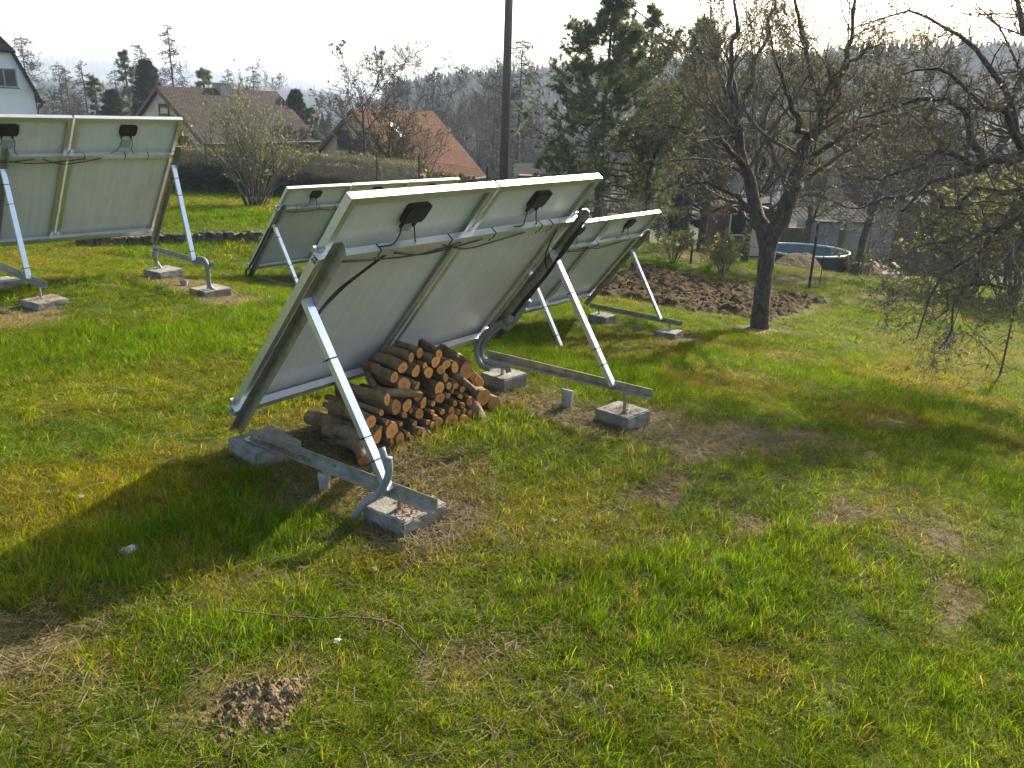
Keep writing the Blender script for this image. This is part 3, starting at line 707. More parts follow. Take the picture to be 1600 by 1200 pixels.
hose(A4, [L4(-.9, -.7, .81), L4(-.5, -.72, .83), L4(-.2, -.72, .84)], .004, 'cable', 'black', False)
hose(A4, [L4(-2.0, -.75, .85), L4(-2.03, -.55, .62), L4(-2.04, -.3, .35), L4(-2.04, -.1, .05)], .012, 'cable', 'black', False)

# earthing pipes with a rod up to the base beam
def earth_pipe(label, x, y, top, r, h, rod_to, seed, cap='pvc'):
    z0 = gz(x, y) - .04; T = thing('earth_pipe', label, 'pipe', (x, y, z0), 0, 'earthing pipes under the racks')
    mb = MB(); zt = top - z0; a = np.linspace(0, 6.2832, 17)[:-1]
    mb.tube([(0, 0, 0), (0, 0, zt-.03)], r, 16, cap=True); mb.build('pipe', 'pvc', T)
    mb = MB(); mb.tube([(0, 0, zt-.03), (0, 0, zt-.012), (.004, 0, zt), (.004, 0, zt)], [r*1.16, r*1.16, r*1.12, r*.02], 16); mb.build('cap', cap, T)
    mb = MB(); mb.tube([(0, 0, zt-.01), (.002, 0, rod_to - z0)], .004, 6); mb.build('rod', 'bolt', T)
    BLOCKED.append((x, y, r*1.2))
p = at_x(510, 770, .0); earth_pipe('short grey pipe with a loose cap under the nearest base beam', -.01, p[1], gz(-.01, p[1]) + .085, .026, .1, -.1, 1)
earth_pipe('capped grey pipe standing between two concrete blocks right of the logs', 1.965, -.78, gz(1.965, -.78) + .12, .034, .1, -.1, 2)
p = L4(-.08, -.78, 0); earth_pipe('white capped pipe under the rack by the vegetable bed', p[0], p[1], gz(p[0], p[1]) + .05, .04, .1, p[2] - .1, 3, 'tarp')
p = L2(-.01, -.62, 0); earth_pipe('small dark pipe between the blocks of the left rack', p[0], p[1], gz(p[0], p[1]) + .06, .035, .1, p[2] - .18, 4)

# ------------------------------------------------------------------ firewood
def log_thing(label, cx, cy, rad, dirx=0., dirz=0., length=.45, squash=1., name='log', group='logs of the firewood pile', bend=0., seed=0, back=None, split=False):
    """front face centre given in the 5.33x enlargement whose corner is pixel (500,540)"""
    rg = np.random.default_rng(seed + 900)
    n0 = np.array([0, 1, -.32]); a, b = 500 + cx/5.333, 540 + cy/5.333
    f = at_plane(a, b, (0, -.535, -.25), n0)
    dpt = float(np.dot(f - CAM, CF)); r = 1.12 * rad / 5.333 * dpt / FPX; dirx = dirx + (.28 if cx > 980 else .1) + rg.normal(0, .09); squash = squash*rg.uniform(.88, 1.08)
    f[2] = max(f[2], gz(f[0], f[1]) + r*.72)
    ax = np.array([dirx, 1., dirz]); ax /= np.linalg.norm(ax)
    while length > .18 and ((f + ax*length)[2] + r > -((f + ax*length)[1])*1.26 - .05): length -= .01
    zx = Vector(-ax)                                # local +z = out of the front face
    q = zx.to_track_quat('Z', 'Y'); Mx = Matrix.Translation(Vector(f)) @ q.to_matrix().to_4x4()
    ns, nl = (12, 9) if r > .012 else (8, 6)
    an = np.arange(ns)*2*math.pi/ns
    base = 1 + .10*np.sin(an*2 + rg.uniform(0, 6)) + .05*np.sin(an*3 + rg.uniform(0, 6)) + rg.normal(0, .025, ns)
    if split: base = np.where(np.sin(an + rg.uniform(0, 6)) < -.2, .55, 1.05) * base
    rings = []
    tb = rg.uniform(.9, 1.12); br = [rg.uniform(-1, 1), rg.uniform(-1, 1)]
    for i in range(nl):
        t = i/(nl-1); rr = r*(1 + (tb-1)*t)*(base + rg.normal(0, .03, ns)*(0 if i == 0 else 1))
        off = np.array([br[0]*bend*math.sin(math.pi*t*.8), br[1]*bend*math.sin(math.pi*t*.8)]) + (rg.normal(0, .05*r, 2) if 0 < i else 0)
        rings.append(np.stack([np.cos(an)*rr*squash + off[0], np.sin(an)*rr + off[1], np.full(ns, -t*length)], -1))
    V = np.vstack(rings); F = [(i*ns+k, (i+1)*ns+k, (i+1)*ns+(k+1) % ns, i*ns+(k+1) % ns) for i in range(nl-1) for k in range(ns)]
    o = mk(name, V, F, 'bark_log', smooth=True); o.matrix_world = Mx
    tag(o, label, 'log' if name == 'log' else 'branch', group)
    for end in (0, nl-1):
        R = rings[end]; c = R.mean(0); sg = 1 if end == 0 else -1
        tl = rg.normal(0, .12, 2)
        W = (R - c)*.93; W[:, 2] += sg*.0015 + (W[:, 0]*tl[0] + W[:, 1]*tl[1])*.15
        vv = np.vstack([W, [[0, 0, sg*.002]], (R - c)*1.0])
        ff = [((k, (k+1) % ns, ns) if sg > 0 else ((k+1) % ns, k, ns)) for k in range(ns)] + [((ns+1+k, ns+1+(k+1) % ns, (k+1) % ns, k) if sg > 0 else (k, (k+1) % ns, ns+1+(k+1) % ns, ns+1+k)) for k in range(ns)]
        e = mk('cut_face', vv, ff, 'cut'); e.parent = o; e.location = c
    return o
LOGS = [  # label, cx, cy, radius, dirx, dirz, length, squash
 ('thick mossy log lying slanted on top of the pile', 995, 358, 52, -.10, .05, .5, 1),
 ('log with a rough sawn end just under the thick mossy top log', 1000, 438, 40, -.05, 0, .4, 1),
 ('largest pale oval split end at the upper right of the pile', 1228, 222, 88, .12, 0, .42, .72),
 ('pale half-round split end right of the largest oval end', 1298, 265, 62, .1, 0, .4, .7),
 ('lower pale half-round split end above the right-hand round logs', 1322, 312, 58, .12, 0, .4, .72),
 ('thick round log second from the right end of the pile', 1362, 432, 70, .05, 0, .45, .85),
 ('rightmost round log with an orange ringed end', 1455, 506, 66, .08, 0, .45, .92),
 ('bright orange round end with a dark pith, left side of pile', 635, 512, 62, -.18, .02, .5, 1),
 ('shadowed log tucked right behind the bright orange end', 728, 500, 46, -.1, .0, .4, 1),
 ('slim log with an orange end left of the bright orange end', 512, 560, 27, -.1, .0, .4, 1),
 ('split log with a yellowish end under the bark slab', 868, 488, 52, -.12, .02, .4, .7),
 ('hollow-looking cracked log end under the bark slab', 828, 570, 42, -.05, 0, .4, 1),
 ('large pale oval end low on the left of the pile', 600, 712, 74, -.16, .0, .5, .8),
 ('small round end beside the large pale oval end', 503, 700, 28, -.1, 0, .4, 1),
 ('medium round log with ringed end at the front foot of the pile', 845, 745, 47, -.12, .03, .42, 1),
 ('narrow oval end on the ground below the large pale oval', 600, 822, 36, -.1, 0, .35, .65),
 ('wide orange end on the ground below the large pale oval', 668, 802, 52, -.05, 0, .38, .85),
 ('cracked wide end at the middle foot of the pile', 1095, 640, 56, -.08, 0, .4, .95),
 ('log with bark peeled at the end above the cracked one', 1098, 548, 34, -.06, .0, .4, 1),
 ('round end low beside the leaning front log', 1196, 620, 33, .0, 0, .4, 1),
 ('tall oval end under the long split stick', 1242, 455, 46, .0, 0, .4, .65),
 ('hollow log end at the top of the pile', 965, 135, 46, -.1, .04, .4, 1),
 ('log with knotty end at the top right of the hollow one', 1124, 182, 48, -.05, .02, .45, .75),
 ('narrow upright oval end in the upper middle', 1046, 268, 38, -.05, 0, .4, .6),
 ('dark thick log end half hidden by the strut', 478, 762, 54, -.2, .0, .5, .9)]
for i, (lb, cx, cy, rd, dx, dz, ln, sq) in enumerate(LOGS):
    log_thing(lb, cx, cy, rd, dx, dz, ln, sq, seed=i, bend=.008, split=('split' in lb))
SHORT = ['thick mossy top log', 'rough sawn end', 'largest pale oval end', 'upper half-round split end', 'lower half-round split end', 'second round log from the right', 'rightmost round log', 'bright orange round end', 'shadowed log at left', 'slim orange-ended log', 'yellowish split end', 'hollow-looking cracked end', 'large pale oval end low left', 'small round end low left', 'ringed round log at the front foot', 'narrow oval end on the ground', 'wide orange end on the ground', 'cracked wide end at the foot', 'peeled-bark log end', 'round end by the leaning log', 'tall oval end', 'hollow log end on top', 'knotty log end on top', 'narrow upright oval end', 'dark log end behind the strut']
USED = set()
SM = [(705,580,26),(675,655,21),(770,785,23),(866,800,30),(935,662,29),(990,640,40),(960,600,24),(1074,335,29),(1130,337,29),(1188,365,26),(1105,382,19),(1068,420,23),(945,485,24),(1125,482,25),(1205,548,20),(1190,500,24),(875,168,30),(1020,555,22),(760,545,20),(940,560,22),(1150,560,22),(900,640,22),(1170,425,20),(790,650,22),(735,740,22),(560,640,24),(1255,560,24),(1300,480,22)]
for i, (cx, cy, rd) in enumerate(SM):
    r_ = random.Random(i); up = cy < 460
    best = min(LOGS, key=lambda g: (g[1]-cx)**2 + (g[2]-cy)**2); ddx, ddy = cx - best[1], cy - best[2]
    rel = ('right of' if ddx > 0 else 'left of') if abs(ddx) > abs(ddy) else ('below' if ddy > 0 else 'above')
    lb = 'thin branch end %s the %s' % (rel, SHORT[LOGS.index(best)])
    while lb in USED: lb = lb.replace('thin branch', 'second thin branch') if 'second' not in lb else lb.replace('second thin', 'third thin')
    USED.add(lb)
    log_thing(lb, cx, cy, rd*.92, r_.uniform(-.25, .1), r_.uniform(-.02, .05), r_.uniform(.3, .45), 1, name='cut_branch', group='thin branches in the firewood pile', bend=.015, seed=100+i)
# filling logs behind, in the dark of the pile
for i, (cx, cy, rd, wh) in enumerate([(830,60,38,'left of the hollow log end'),(760,100,36,'at the far left of the top row'),(990,75,34,'above the hollow log end'),(700,330,60,'under the bark slab, widest'),(560,450,45,'left above the bright orange end'),(820,420,45,'directly beneath the bark slab'),(1050,160,36,'between hollow and knotty ends'),(420,640,55,'behind the strut at mid height'),(690,185,44,'lowest below the far left top row'),(800,215,46,'left of the mossy top log'),(905,225,42,'right under the hollow log end'),(1010,205,36,'below the knotty end'),(620,265,40,'leftmost above the bark slab')]):
    log_thing('dark log at the back of the pile, ' + wh, cx, cy, rd, random.Random(i).uniform(-.2, .05), .04, .34, 1, seed=200+i, bend=.01, group='logs at the back of the firewood pile')
def free_log(label, pts, R, seed, name='log', m='bark_log', cat='log', cut=True, sides=10):
    rg = np.random.default_rng(seed); q = spline(pts, 14); c = q[0].copy()
    Rr = np.interp(np.linspace(0, 1, 14), np.linspace(0, 1, len(R)), R) * (1 + rg.normal(0, .05, 14))
    v, f = tube_arrays((q - c)[None], Rr[None], sides); v = v + rg.normal(0, np.mean(R)*.03, v.shape)
    o = mk(name, v, f, m, smooth=True, loc=None); o.location = c; tag(o, label, cat, 'logs of the firewood pile')
    if cut:
        for e in (0, 13):
            d = q[e] - q[abs(e-1)]; d /= np.linalg.norm(d)
            R_ = v[e*sides:(e+1)*sides]; cc = R_.mean(0)
            vv = np.vstack([R_ - cc + d*.001, [d*.003]]); k = np.arange(sides)
            ff = [((i, (i+1) % sides, sides) if e == 0 else ((i+1) % sides, i, sides)) for i in range(sides)]
            z = mk('cut_face', vv, ff, 'cut'); z.parent = o; z.location = cc
    return o
def lp(cx, cy, y, dz=0): 
    p = at_plane(500 + cx/5.333, 540 + cy/5.333, (0, y, 0), np.array([0, 1., 0])); p[2] += dz; return p
free_log('crooked grey log lying apart in front at the left of the pile', [lp(365, 965, -.60), lp(330, 850, -.50), lp(230, 810, -.36), lp(50, 800, -.2)], [.03, .034, .033, .024], 1)
free_log('short log leaning against the right front of the pile', [lp(1392, 705, -.68), lp(1335, 600, -.57), lp(1275, 500, -.5)], [.026, .036, .042], 2)
free_log('long split stick resting across the upper right of the pile', [lp(1300, 385, -.53), lp(1150, 265, -.43), lp(1030, 205, -.3)], [.018, .024, .024], 3)
free_log('torn bark slab bent across the upper left of the pile', [lp(855, 410, -.52), lp(700, 395, -.46), lp(520, 390, -.40), lp(445, 330, -.28), lp(410, 230, -.2)], [.012, .026, .028, .024, .02], 4, name='bark_slab', cat='bark')
free_log('dark wide bark-covered log behind the torn bark slab', [lp(800, 360, -.42), lp(620, 290, -.3), lp(420, 220, -.18)], [.045, .05, .045], 5)
free_log('thin dark stick slanting down at the front foot of pile', [lp(945, 800, -.57), lp(880, 700, -.5), lp(830, 620, -.42)], [.012, .016, .016], 6)
free_log('long dark log half under the strut at the left of the pile', [lp(395, 830, -.5), lp(250, 740, -.36), lp(60, 700, -.2)], [.045, .05, .05], 7)

# ------------------------------------------------------------------ soil bed, molehill, small things on the lawn
def patch(name, x0, x1, y0, y1, step, inside, height, matname, kind='structure', skirt=True):
    xs = np.arange(x0, x1, step); ys = np.arange(y0, y1, step); X, Y = np.meshgrid(xs, ys, indexing='ij')
    m = inside(X, Y); Z = ground(X, Y) + height(X, Y) ; nx, ny = X.shape
    idx = -np.ones((nx, ny), int); F = []
    cell = m[:-1, :-1] & m[1:, :-1] & m[:-1, 1:] & m[1:, 1:]
    I, K = np.nonzero(cell); g = lambda i, k: i*ny + k
    F = np.stack([g(I, K), g(I+1, K), g(I+1, K+1), g(I, K+1)], -1)
    used = np.unique(F); mp = -np.ones(nx*ny, int); mp[used] = np.arange(len(used))
    V = np.stack([X, Y, Z], -1).reshape(-1, 3)[used]
    o = mk(name, V, mp[F], matname, smooth=False); return tag(o, kind=kind)
def clods(x, y):
    a = fbm(x, y, .42, 61, 2); b = fbm(x, y, .17, 62, 2); c = vnoise(x, y, .075, 63)
    d = vnoise(x, y, .05, 64); e = sstep(0, .35, bed_dist(x, y))
    return (.02 + .06*sstep(.45, .8, a) + .07*(b-.4) + .075*(c-.5) + .04*d)*e - .04*(1-e)
patch('soil_bed', 7.8, 16, -.3, 6.2, .04, lambda x, y: in_bed(x, y), lambda x, y: clods(x, y), 'soil')
MH = gpt(412, 1108)
def mole_h(x, y):
    d = np.sqrt(((x-MH[0])/.2)**2 + ((y-MH[1])/.14)**2)
    return -.015 + .055*np.exp(-d*d*1.4) + (fbm(x, y, .05, 71, 3)-.5)*.05*np.exp(-d*d*.6) + .018*(vnoise(x, y, .016, 72) - .5)
o = patch('molehill', MH[0]-.3, MH[0]+.3, MH[1]-.3, MH[1]+.3, .008, lambda x, y: ((x-MH[0])/.24)**2 + ((y-MH[1])/.17)**2 < 1, mole_h, 'mole', kind=None)
tag(o, 'small brown molehill of crumbly soil in the foreground grass', 'molehill'); BLOCKED.append((MH[0], MH[1], .11))
def lumps(name, label, cat, centre, n, spread, size, matname, seed, up=.3):
    rg = np.random.default_rng(seed); mb = MB()
    for k in range(n):
        x, y = centre[0] + rg.normal(0, spread[0]), centre[1] + rg.normal(0, spread[1]); s = size*rg.uniform(.4, 1.4)
        z = centre[2] + rg.uniform(0, up) if len(centre) > 2 else gz(x, y) + s*.2
        v = np.array([(1,0,0),(-1,0,0),(0,1,0),(0,-1,0),(0,0,.8),(0,0,-.8)])*s*(1 + rg.normal(0, .25, (6, 3))) + [x, y, z]
        mb.add(v, [(0,2,4),(2,1,4),(1,3,4),(3,0,4),(2,0,5),(1,2,5),(3,1,5),(0,3,5)])
    o = mb.build(name, matname); return tag(o, label, cat, kind='stuff')
rgb_ = np.random.default_rng(3)
def bed_lumps():
    mb = MB(); n = 0
    while n < 2600:
        x, y = rgb_.uniform(8.3, 15.5), rgb_.uniform(.2, 5.6)
        if not in_bed(np.array([x]), np.array([y]), -.1)[0]: continue
        s = .007 + .03*rgb_.random()**4; z = gz(x, y) + float(clods(np.array([x]), np.array([y]))[0]) + s*.2
        v = np.array([(1,0,0),(-1,0,0),(0,1,0),(0,-1,0),(0,0,.7),(0,0,-.8)])*s*(1 + rgb_.normal(0, .25, (6, 3))) + [x, y, z]
        mb.add(v, [(0,2,4),(2,1,4),(1,3,4),(3,0,4),(2,0,5),(1,2,5),(3,1,5),(0,3,5)]); n += 1
    tag(mb.build('soil_clods', 'soil'), 'loose brown clods lying on the dug vegetable bed', 'clods', kind='stuff')
bed_lumps()

def mole_crumbs():
    rg = np.random.default_rng(17); mb = MB()
    for k in range(900):
        x, y = MH[0] + rg.normal(0, .12), MH[1] + rg.normal(0, .085); s = .0022 + .012*rg.random()**5; z = gz(x, y) + max(0., float(mole_h(np.array([x]), np.array([y]))[0])) + s*.3
        v = np.array([(1,0,0),(-1,0,0),(0,1,0),(0,-1,0),(0,0,.8),(0,0,-.8)])*s*(1 + rg.normal(0, .25, (6, 3))) + [x, y, z]
        mb.add(v, [(0,2,4),(2,1,4),(1,3,4),(3,0,4),(2,0,5),(1,2,5),(3,1,5),(0,3,5)])
    o = mb.build('soil_crumbs', 'mole'); tag(o, 'soil crumbs scattered over the molehill', 'crumbs', kind='stuff')
mole_crumbs()
def litter_on(name, label, c, sx, sy, n, size, seed, matname='straw'):
    rg = np.random.default_rng(seed); mb = MB()
    for k in range(n):
        p = np.array([c[0] + rg.normal(0, sx), c[1] + rg.normal(0, sy), c[2] + .002 + rg.uniform(0, .008)]); a = rg.uniform(0, 6.28); l = size*rg.uniform(.4, 1.5); w = .0025*rg.uniform(.6, 1.8)
        d = np.array([math.cos(a), math.sin(a), rg.uniform(-.1, .25)])*l; s = np.array([-math.sin(a), math.cos(a), rg.uniform(-.4, .4)])*w
        mb.add([p-s, p+s, p+s+d, p-s+d], [(0,1,2,3)])
    tag(mb.build(name, matname), label, 'litter', kind='stuff')
litter_on('dry_litter', 'dry plant litter on the nearest concrete block', (.06, -1.2, -.15), .05, .04, 160, .02, 1, 'leaf_dead')
litter_on('dry_litter', 'dry plant litter on the block right of the logs', (2.02, -1.16, -.235), .06, .05, 110, .02, 2)
litter_on('dry_litter', 'brown litter on the block near the left picture edge', tuple(L2(-1.52, -1.12, -.298)), .08, .07, 120, .025, 3, 'leaf_dead')
litter_on('dry_litter', 'dirt caught in the angle of the nearest base beam', (.0, -.35, -.098), .012, .16, 160, .014, 4, 'leaf_dead')
def straw_mat(label, spots, seed):
    rg = np.random.default_rng(seed); V = []; F = []
    for cx, cy, rx, ry, n in spots:
        x = cx + rg.normal(0, rx*.55, n); y = cy + rg.normal(0, ry*.55, n); z = ground(x, y) + rg.uniform(.002, .014, n); a = rg.uniform(0, 6.28, n); l = rg.uniform(.02, .09, n); w = rg.uniform(.0008, .002, n)
        d = np.stack([np.cos(a)*l, np.sin(a)*l, rg.uniform(-.004, .018, n)], -1); s = np.stack([-np.sin(a)*w, np.cos(a)*w, rg.uniform(-.001, .001, n)], -1); p = np.stack([x, y, z], -1)
        i0 = len(V)*1
        base = sum(len(q) for q in V)
        V.append(np.stack([p-s, p+s, p+s+d, p-s+d], 1).reshape(-1, 3)); F.append(np.arange(n*4).reshape(-1, 4) + base)
    o = mk('dead_grass', np.vstack(V), np.vstack(F), 'straw'); tag(o, label, 'dead grass', kind='stuff')
straw_mat('dead straw lying on the worn lawn around the nearest rack', [(.3,-.8,.9,.7,5000),(1.3,-.1,1.0,.5,2500),(1.9,-.8,.5,.7,2600),(.1,-1.3,.45,.35,2200),(2.2,-1.5,.7,.5,4200),(2.6,-2.1,.6,.35,2200),(1.3,-1.9,.4,.25,1000),(1.55,-2.8,.6,.5,2000),(-1.1,-1.4,.8,.7,2500),(-.3,-2.2,.9,.6,2500),(.8,-2.2,1.2,.8,3000),(-1.3,-.9,.6,.5,1600)], 9)

tg = [gpt(360, 978), gpt(430, 985), gpt(500, 990), gpt(560, 988), gpt(615, 998), gpt(640, 1020), gpt(664, 1048)]
for q in tg: q[2] += .06
mb = MB(); mb.tube(spline(tg, 26) + np.random.default_rng(1).normal(0, .0016, (26, 3)), np.linspace(.0024, .0036, 26), 6)
rg = np.random.default_rng(4); sp = spline(tg, 40)
for k in range(14):
    b_ = sp[rg.integers(4, 38)]; d = rg.normal(0, 1, 3); d[2] = abs(d[2])*.6; d *= rg.uniform(.02, .05)/np.linalg.norm(d); mb.tube([b_, b_ + d*.5 + [0, 0, .004], b_ + d], [.0018, .0014, .0008], 5)
mb.tube(spline([gpt(500, 990)+[0, 0, .06], gpt(550, 978)+[0, 0, .065], gpt(600, 990)+[0, 0, .055]], 10), .0018, 5)
tag(mb.build('fallen_twig', 'twig', smooth=True), 'long thin dark twig lying across the foreground grass', 'twig')
def crumpled(name, label, cat, a, b, size, matname, seed, lift=.03):
    p = gpt(a, b); rg = np.random.default_rng(seed); n = 5; V = []
    for i in range(n):
        for k in range(n):
            u, v = i/(n-1)-.5, k/(n-1)-.5; rr = 1 - .35*(abs(u)+abs(v))
            V.append((p[0] + u*size*rr + rg.normal(0, size*.05), p[1] + v*size*.8*rr + rg.normal(0, size*.05), p[2] + lift + size*.45*(.25-u*u-v*v) + rg.normal(0, size*.035)))
    F = [(i*n+k, (i+1)*n+k, (i+1)*n+k+1, i*n+k+1) for i in range(n-1) for k in range(n-1)]
    c = np.array(V).mean(0); tag(mk(name, V, F, matname, smooth=False, loc=c), label, cat)
crumpled('paper_scrap', 'crumpled pale scrap lying in the shaded grass at left', 'scrap', 202, 868, .085, 'paper', 1)
crumpled('paper_scrap', 'small white scrap at the upper edge of the panel shadow', 'scrap', 127, 786, .04, 'paper', 2)
crumpled('paper_scrap', 'small pale scrap just below the fallen twig', 'scrap', 527, 1012, .035, 'paper', 3)
crumpled('dead_leaf', 'orange-brown dead leaf at the lower edge of the panel shadow', 'leaf', 262, 910, .04, 'leaf_dead', 4)
crumpled('dead_leaf', 'dead leaf in the sunny grass below the nearest block', 'leaf', 584, 900, .04, 'leaf_dead', 5)
crumpled('dead_leaf', 'pale dead leaf in the grass right of the nearest block', 'leaf', 862, 822, .05, 'leaf_dead', 6)
crumpled('dead_leaf', 'brown leaf near the bottom, right of centre', 'leaf', 950, 1085, .035, 'leaf_dead', 10)

# stone kerb along the raised lawn at the left
KA, KB = gpt(120, 384), gpt(432, 374)
T = thing('stone_kerb', 'low mossy stone kerb edging the raised lawn behind the left rack', 'kerb', tuple(KA))
dk = KB - KA; lk = np.linalg.norm(dk[:2]); nst = 13; rg = np.random.default_rng(8)
import bmesh as _bm
for k in range(nst):
    t0, t1 = k/nst, (k+1)/nst - .004
    a_ = KA + dk*t0; b_ = KA + dk*t1; bm = _bm.new(); _bm.ops.create_cube(bm, size=1)
    _bm.ops.subdivide_edges(bm, edges=bm.edges[:], cuts=3, use_grid_fill=True)
    ln = np.linalg.norm((b_-a_)[:2]); 
    for v in bm.verts: v.co = Vector((v.co.x*ln, v.co.y*.16, v.co.z*.24)) + Vector(rg.normal(0, .014, 3))
    me = bpy.data.meshes.new('kerb_stone'); bm.to_mesh(me); bm.free(); me.materials.append(M['stone'])
    o = link('kerb_stone', me); c = (a_+b_)/2; o.parent = T
    o.location = Vector((c[0], c[1], c[2] + .0 + rg.normal(0, .012))) - Vector(KA); o.rotation_euler = (0, 0, math.atan2(dk[1], dk[0]))

# ------------------------------------------------------------------ trees
def resample(P, n):
    d = np.r_[0, np.cumsum(np.linalg.norm(np.diff(P, axis=0), axis=1))]; t = np.linspace(0, d[-1], n)
    return np.stack([np.interp(t, d, P[:, i]) for i in range(3)], -1)
def grow(rg, P, R, k, ang, lr, rr, up=.2, wob=.12, tmin=.2, tmax=1., lmin=0., ljit=.4, n=6, taper=.35, flat=0.):
    B, m, _ = P.shape; idx = np.repeat(np.arange(B), k); N = len(idx)
    t = rg.uniform(tmin, tmax, N); u = t*(m-1); i = np.minimum(u.astype(int), m-2); f = (u-i)[:, None]
    p0 = P[idx, i]*(1-f) + P[idx, i+1]*f; tan = P[idx, i+1] - P[idx, i]; tan /= np.linalg.norm(tan, axis=1, keepdims=True) + 1e-9
    r0 = R[idx, i]*(1-f[:, 0]) + R[idx, i+1]*f[:, 0]
    plen = np.linalg.norm(np.diff(P, axis=1), axis=2).sum(1)[idx]
    L = np.maximum(plen*lr*(1.15 - .55*t)*rg.uniform(1-ljit, 1+ljit, N), lmin)
    rv = rg.normal(0, 1, (N, 3)); rv[:, 2] *= (1-flat); side = np.cross(tan, rv); side /= np.linalg.norm(side, axis=1, keepdims=True) + 1e-9
    a = np.radians(ang)*rg.uniform(.65, 1.35, N)
    d = np.cos(a)[:, None]*tan + np.sin(a)[:, None]*side; d[:, 2] += up*.5; d /= np.linalg.norm(d, axis=1, keepdims=True)
    Q = np.zeros((N, n, 3)); Q[:, 0] = p0; st = (L/(n-1))[:, None]
    for j in range(1, n):
        d = d + rg.normal(0, wob, (N, 3)); d[:, 2] += up/(n-1)*1.2; d /= np.linalg.norm(d, axis=1, keepdims=True); Q[:, j] = Q[:, j-1] + d*st
    rad = np.minimum(r0*rr, r0*.9)[:, None]*np.linspace(1, taper, n)[None]
    return Q, rad
def tubes_mesh(name, levels, sides, matname, parent, rmin=.0, smooth=True, loc=None):
    V = []; F = []; o = 0
    for (P, R), s in zip(levels, sides):
        v, f = tube_arrays(P, np.maximum(R, rmin), s); V.append(v); F.append(f + o); o += len(v)
    return mk(name, np.vstack(V), np.vstack(F), matname, parent, smooth=smooth, loc=loc)
def along(rg, P, per, tmin=.15):
    B, m, _ = P.shape; idx = np.repeat(np.arange(B), per); u = rg.uniform(tmin, 1, len(idx))*(m-1); i = np.minimum(u.astype(int), m-2); f = (u-i)[:, None]
    tan = P[idx, i+1] - P[idx, i]; tan /= np.linalg.norm(tan, axis=1, keepdims=True) + 1e-9
    return P[idx, i]*(1-f) + P[idx, i+1]*f, tan
def leaf_quads(rg, p, tan, size, spread=1., asp=.45):
    N = len(p); d = tan*.5 + rg.normal(0, spread, (N, 3)); d /= np.linalg.norm(d, axis=1, keepdims=True); w = np.cross(d, rg.normal(0, 1, (N, 3))); w /= np.linalg.norm(w, axis=1, keepdims=True) + 1e-9
    s = (size*rg.uniform(.5, 1.4, N))[:, None]; V = np.stack([p, p + d*s*.5 + w*s*asp, p + d*s, p + d*s*.5 - w*s*asp], 1).reshape(-1, 3)
    return V, np.arange(4*N).reshape(-1, 4)
def main_limbs(lst, n=10, limb_wob=.0):
    P = np.array([resample(spline(pts, 30), n) for pts, _ in lst]); jg = np.random.default_rng(len(lst)*7 + n); P[:, 1:-1] += jg.normal(0, 1, P[:, 1:-1].shape)*(np.linalg.norm(P[:, -1] - P[:, 0], axis=1)*limb_wob)[:, None, None]; R = np.array([np.interp(np.linspace(0, 1, n), np.linspace(0, 1, len(r)), r) for _, r in lst]); return P, R
def tree_thing(label, base, cat='tree', name='fruit_tree', group=None): return thing(name, label, cat, tuple(base), 0, group)
def child(o, T): o.parent = T; o.matrix_parent_inverse = Matrix.Translation(-Vector(T.location)); return o

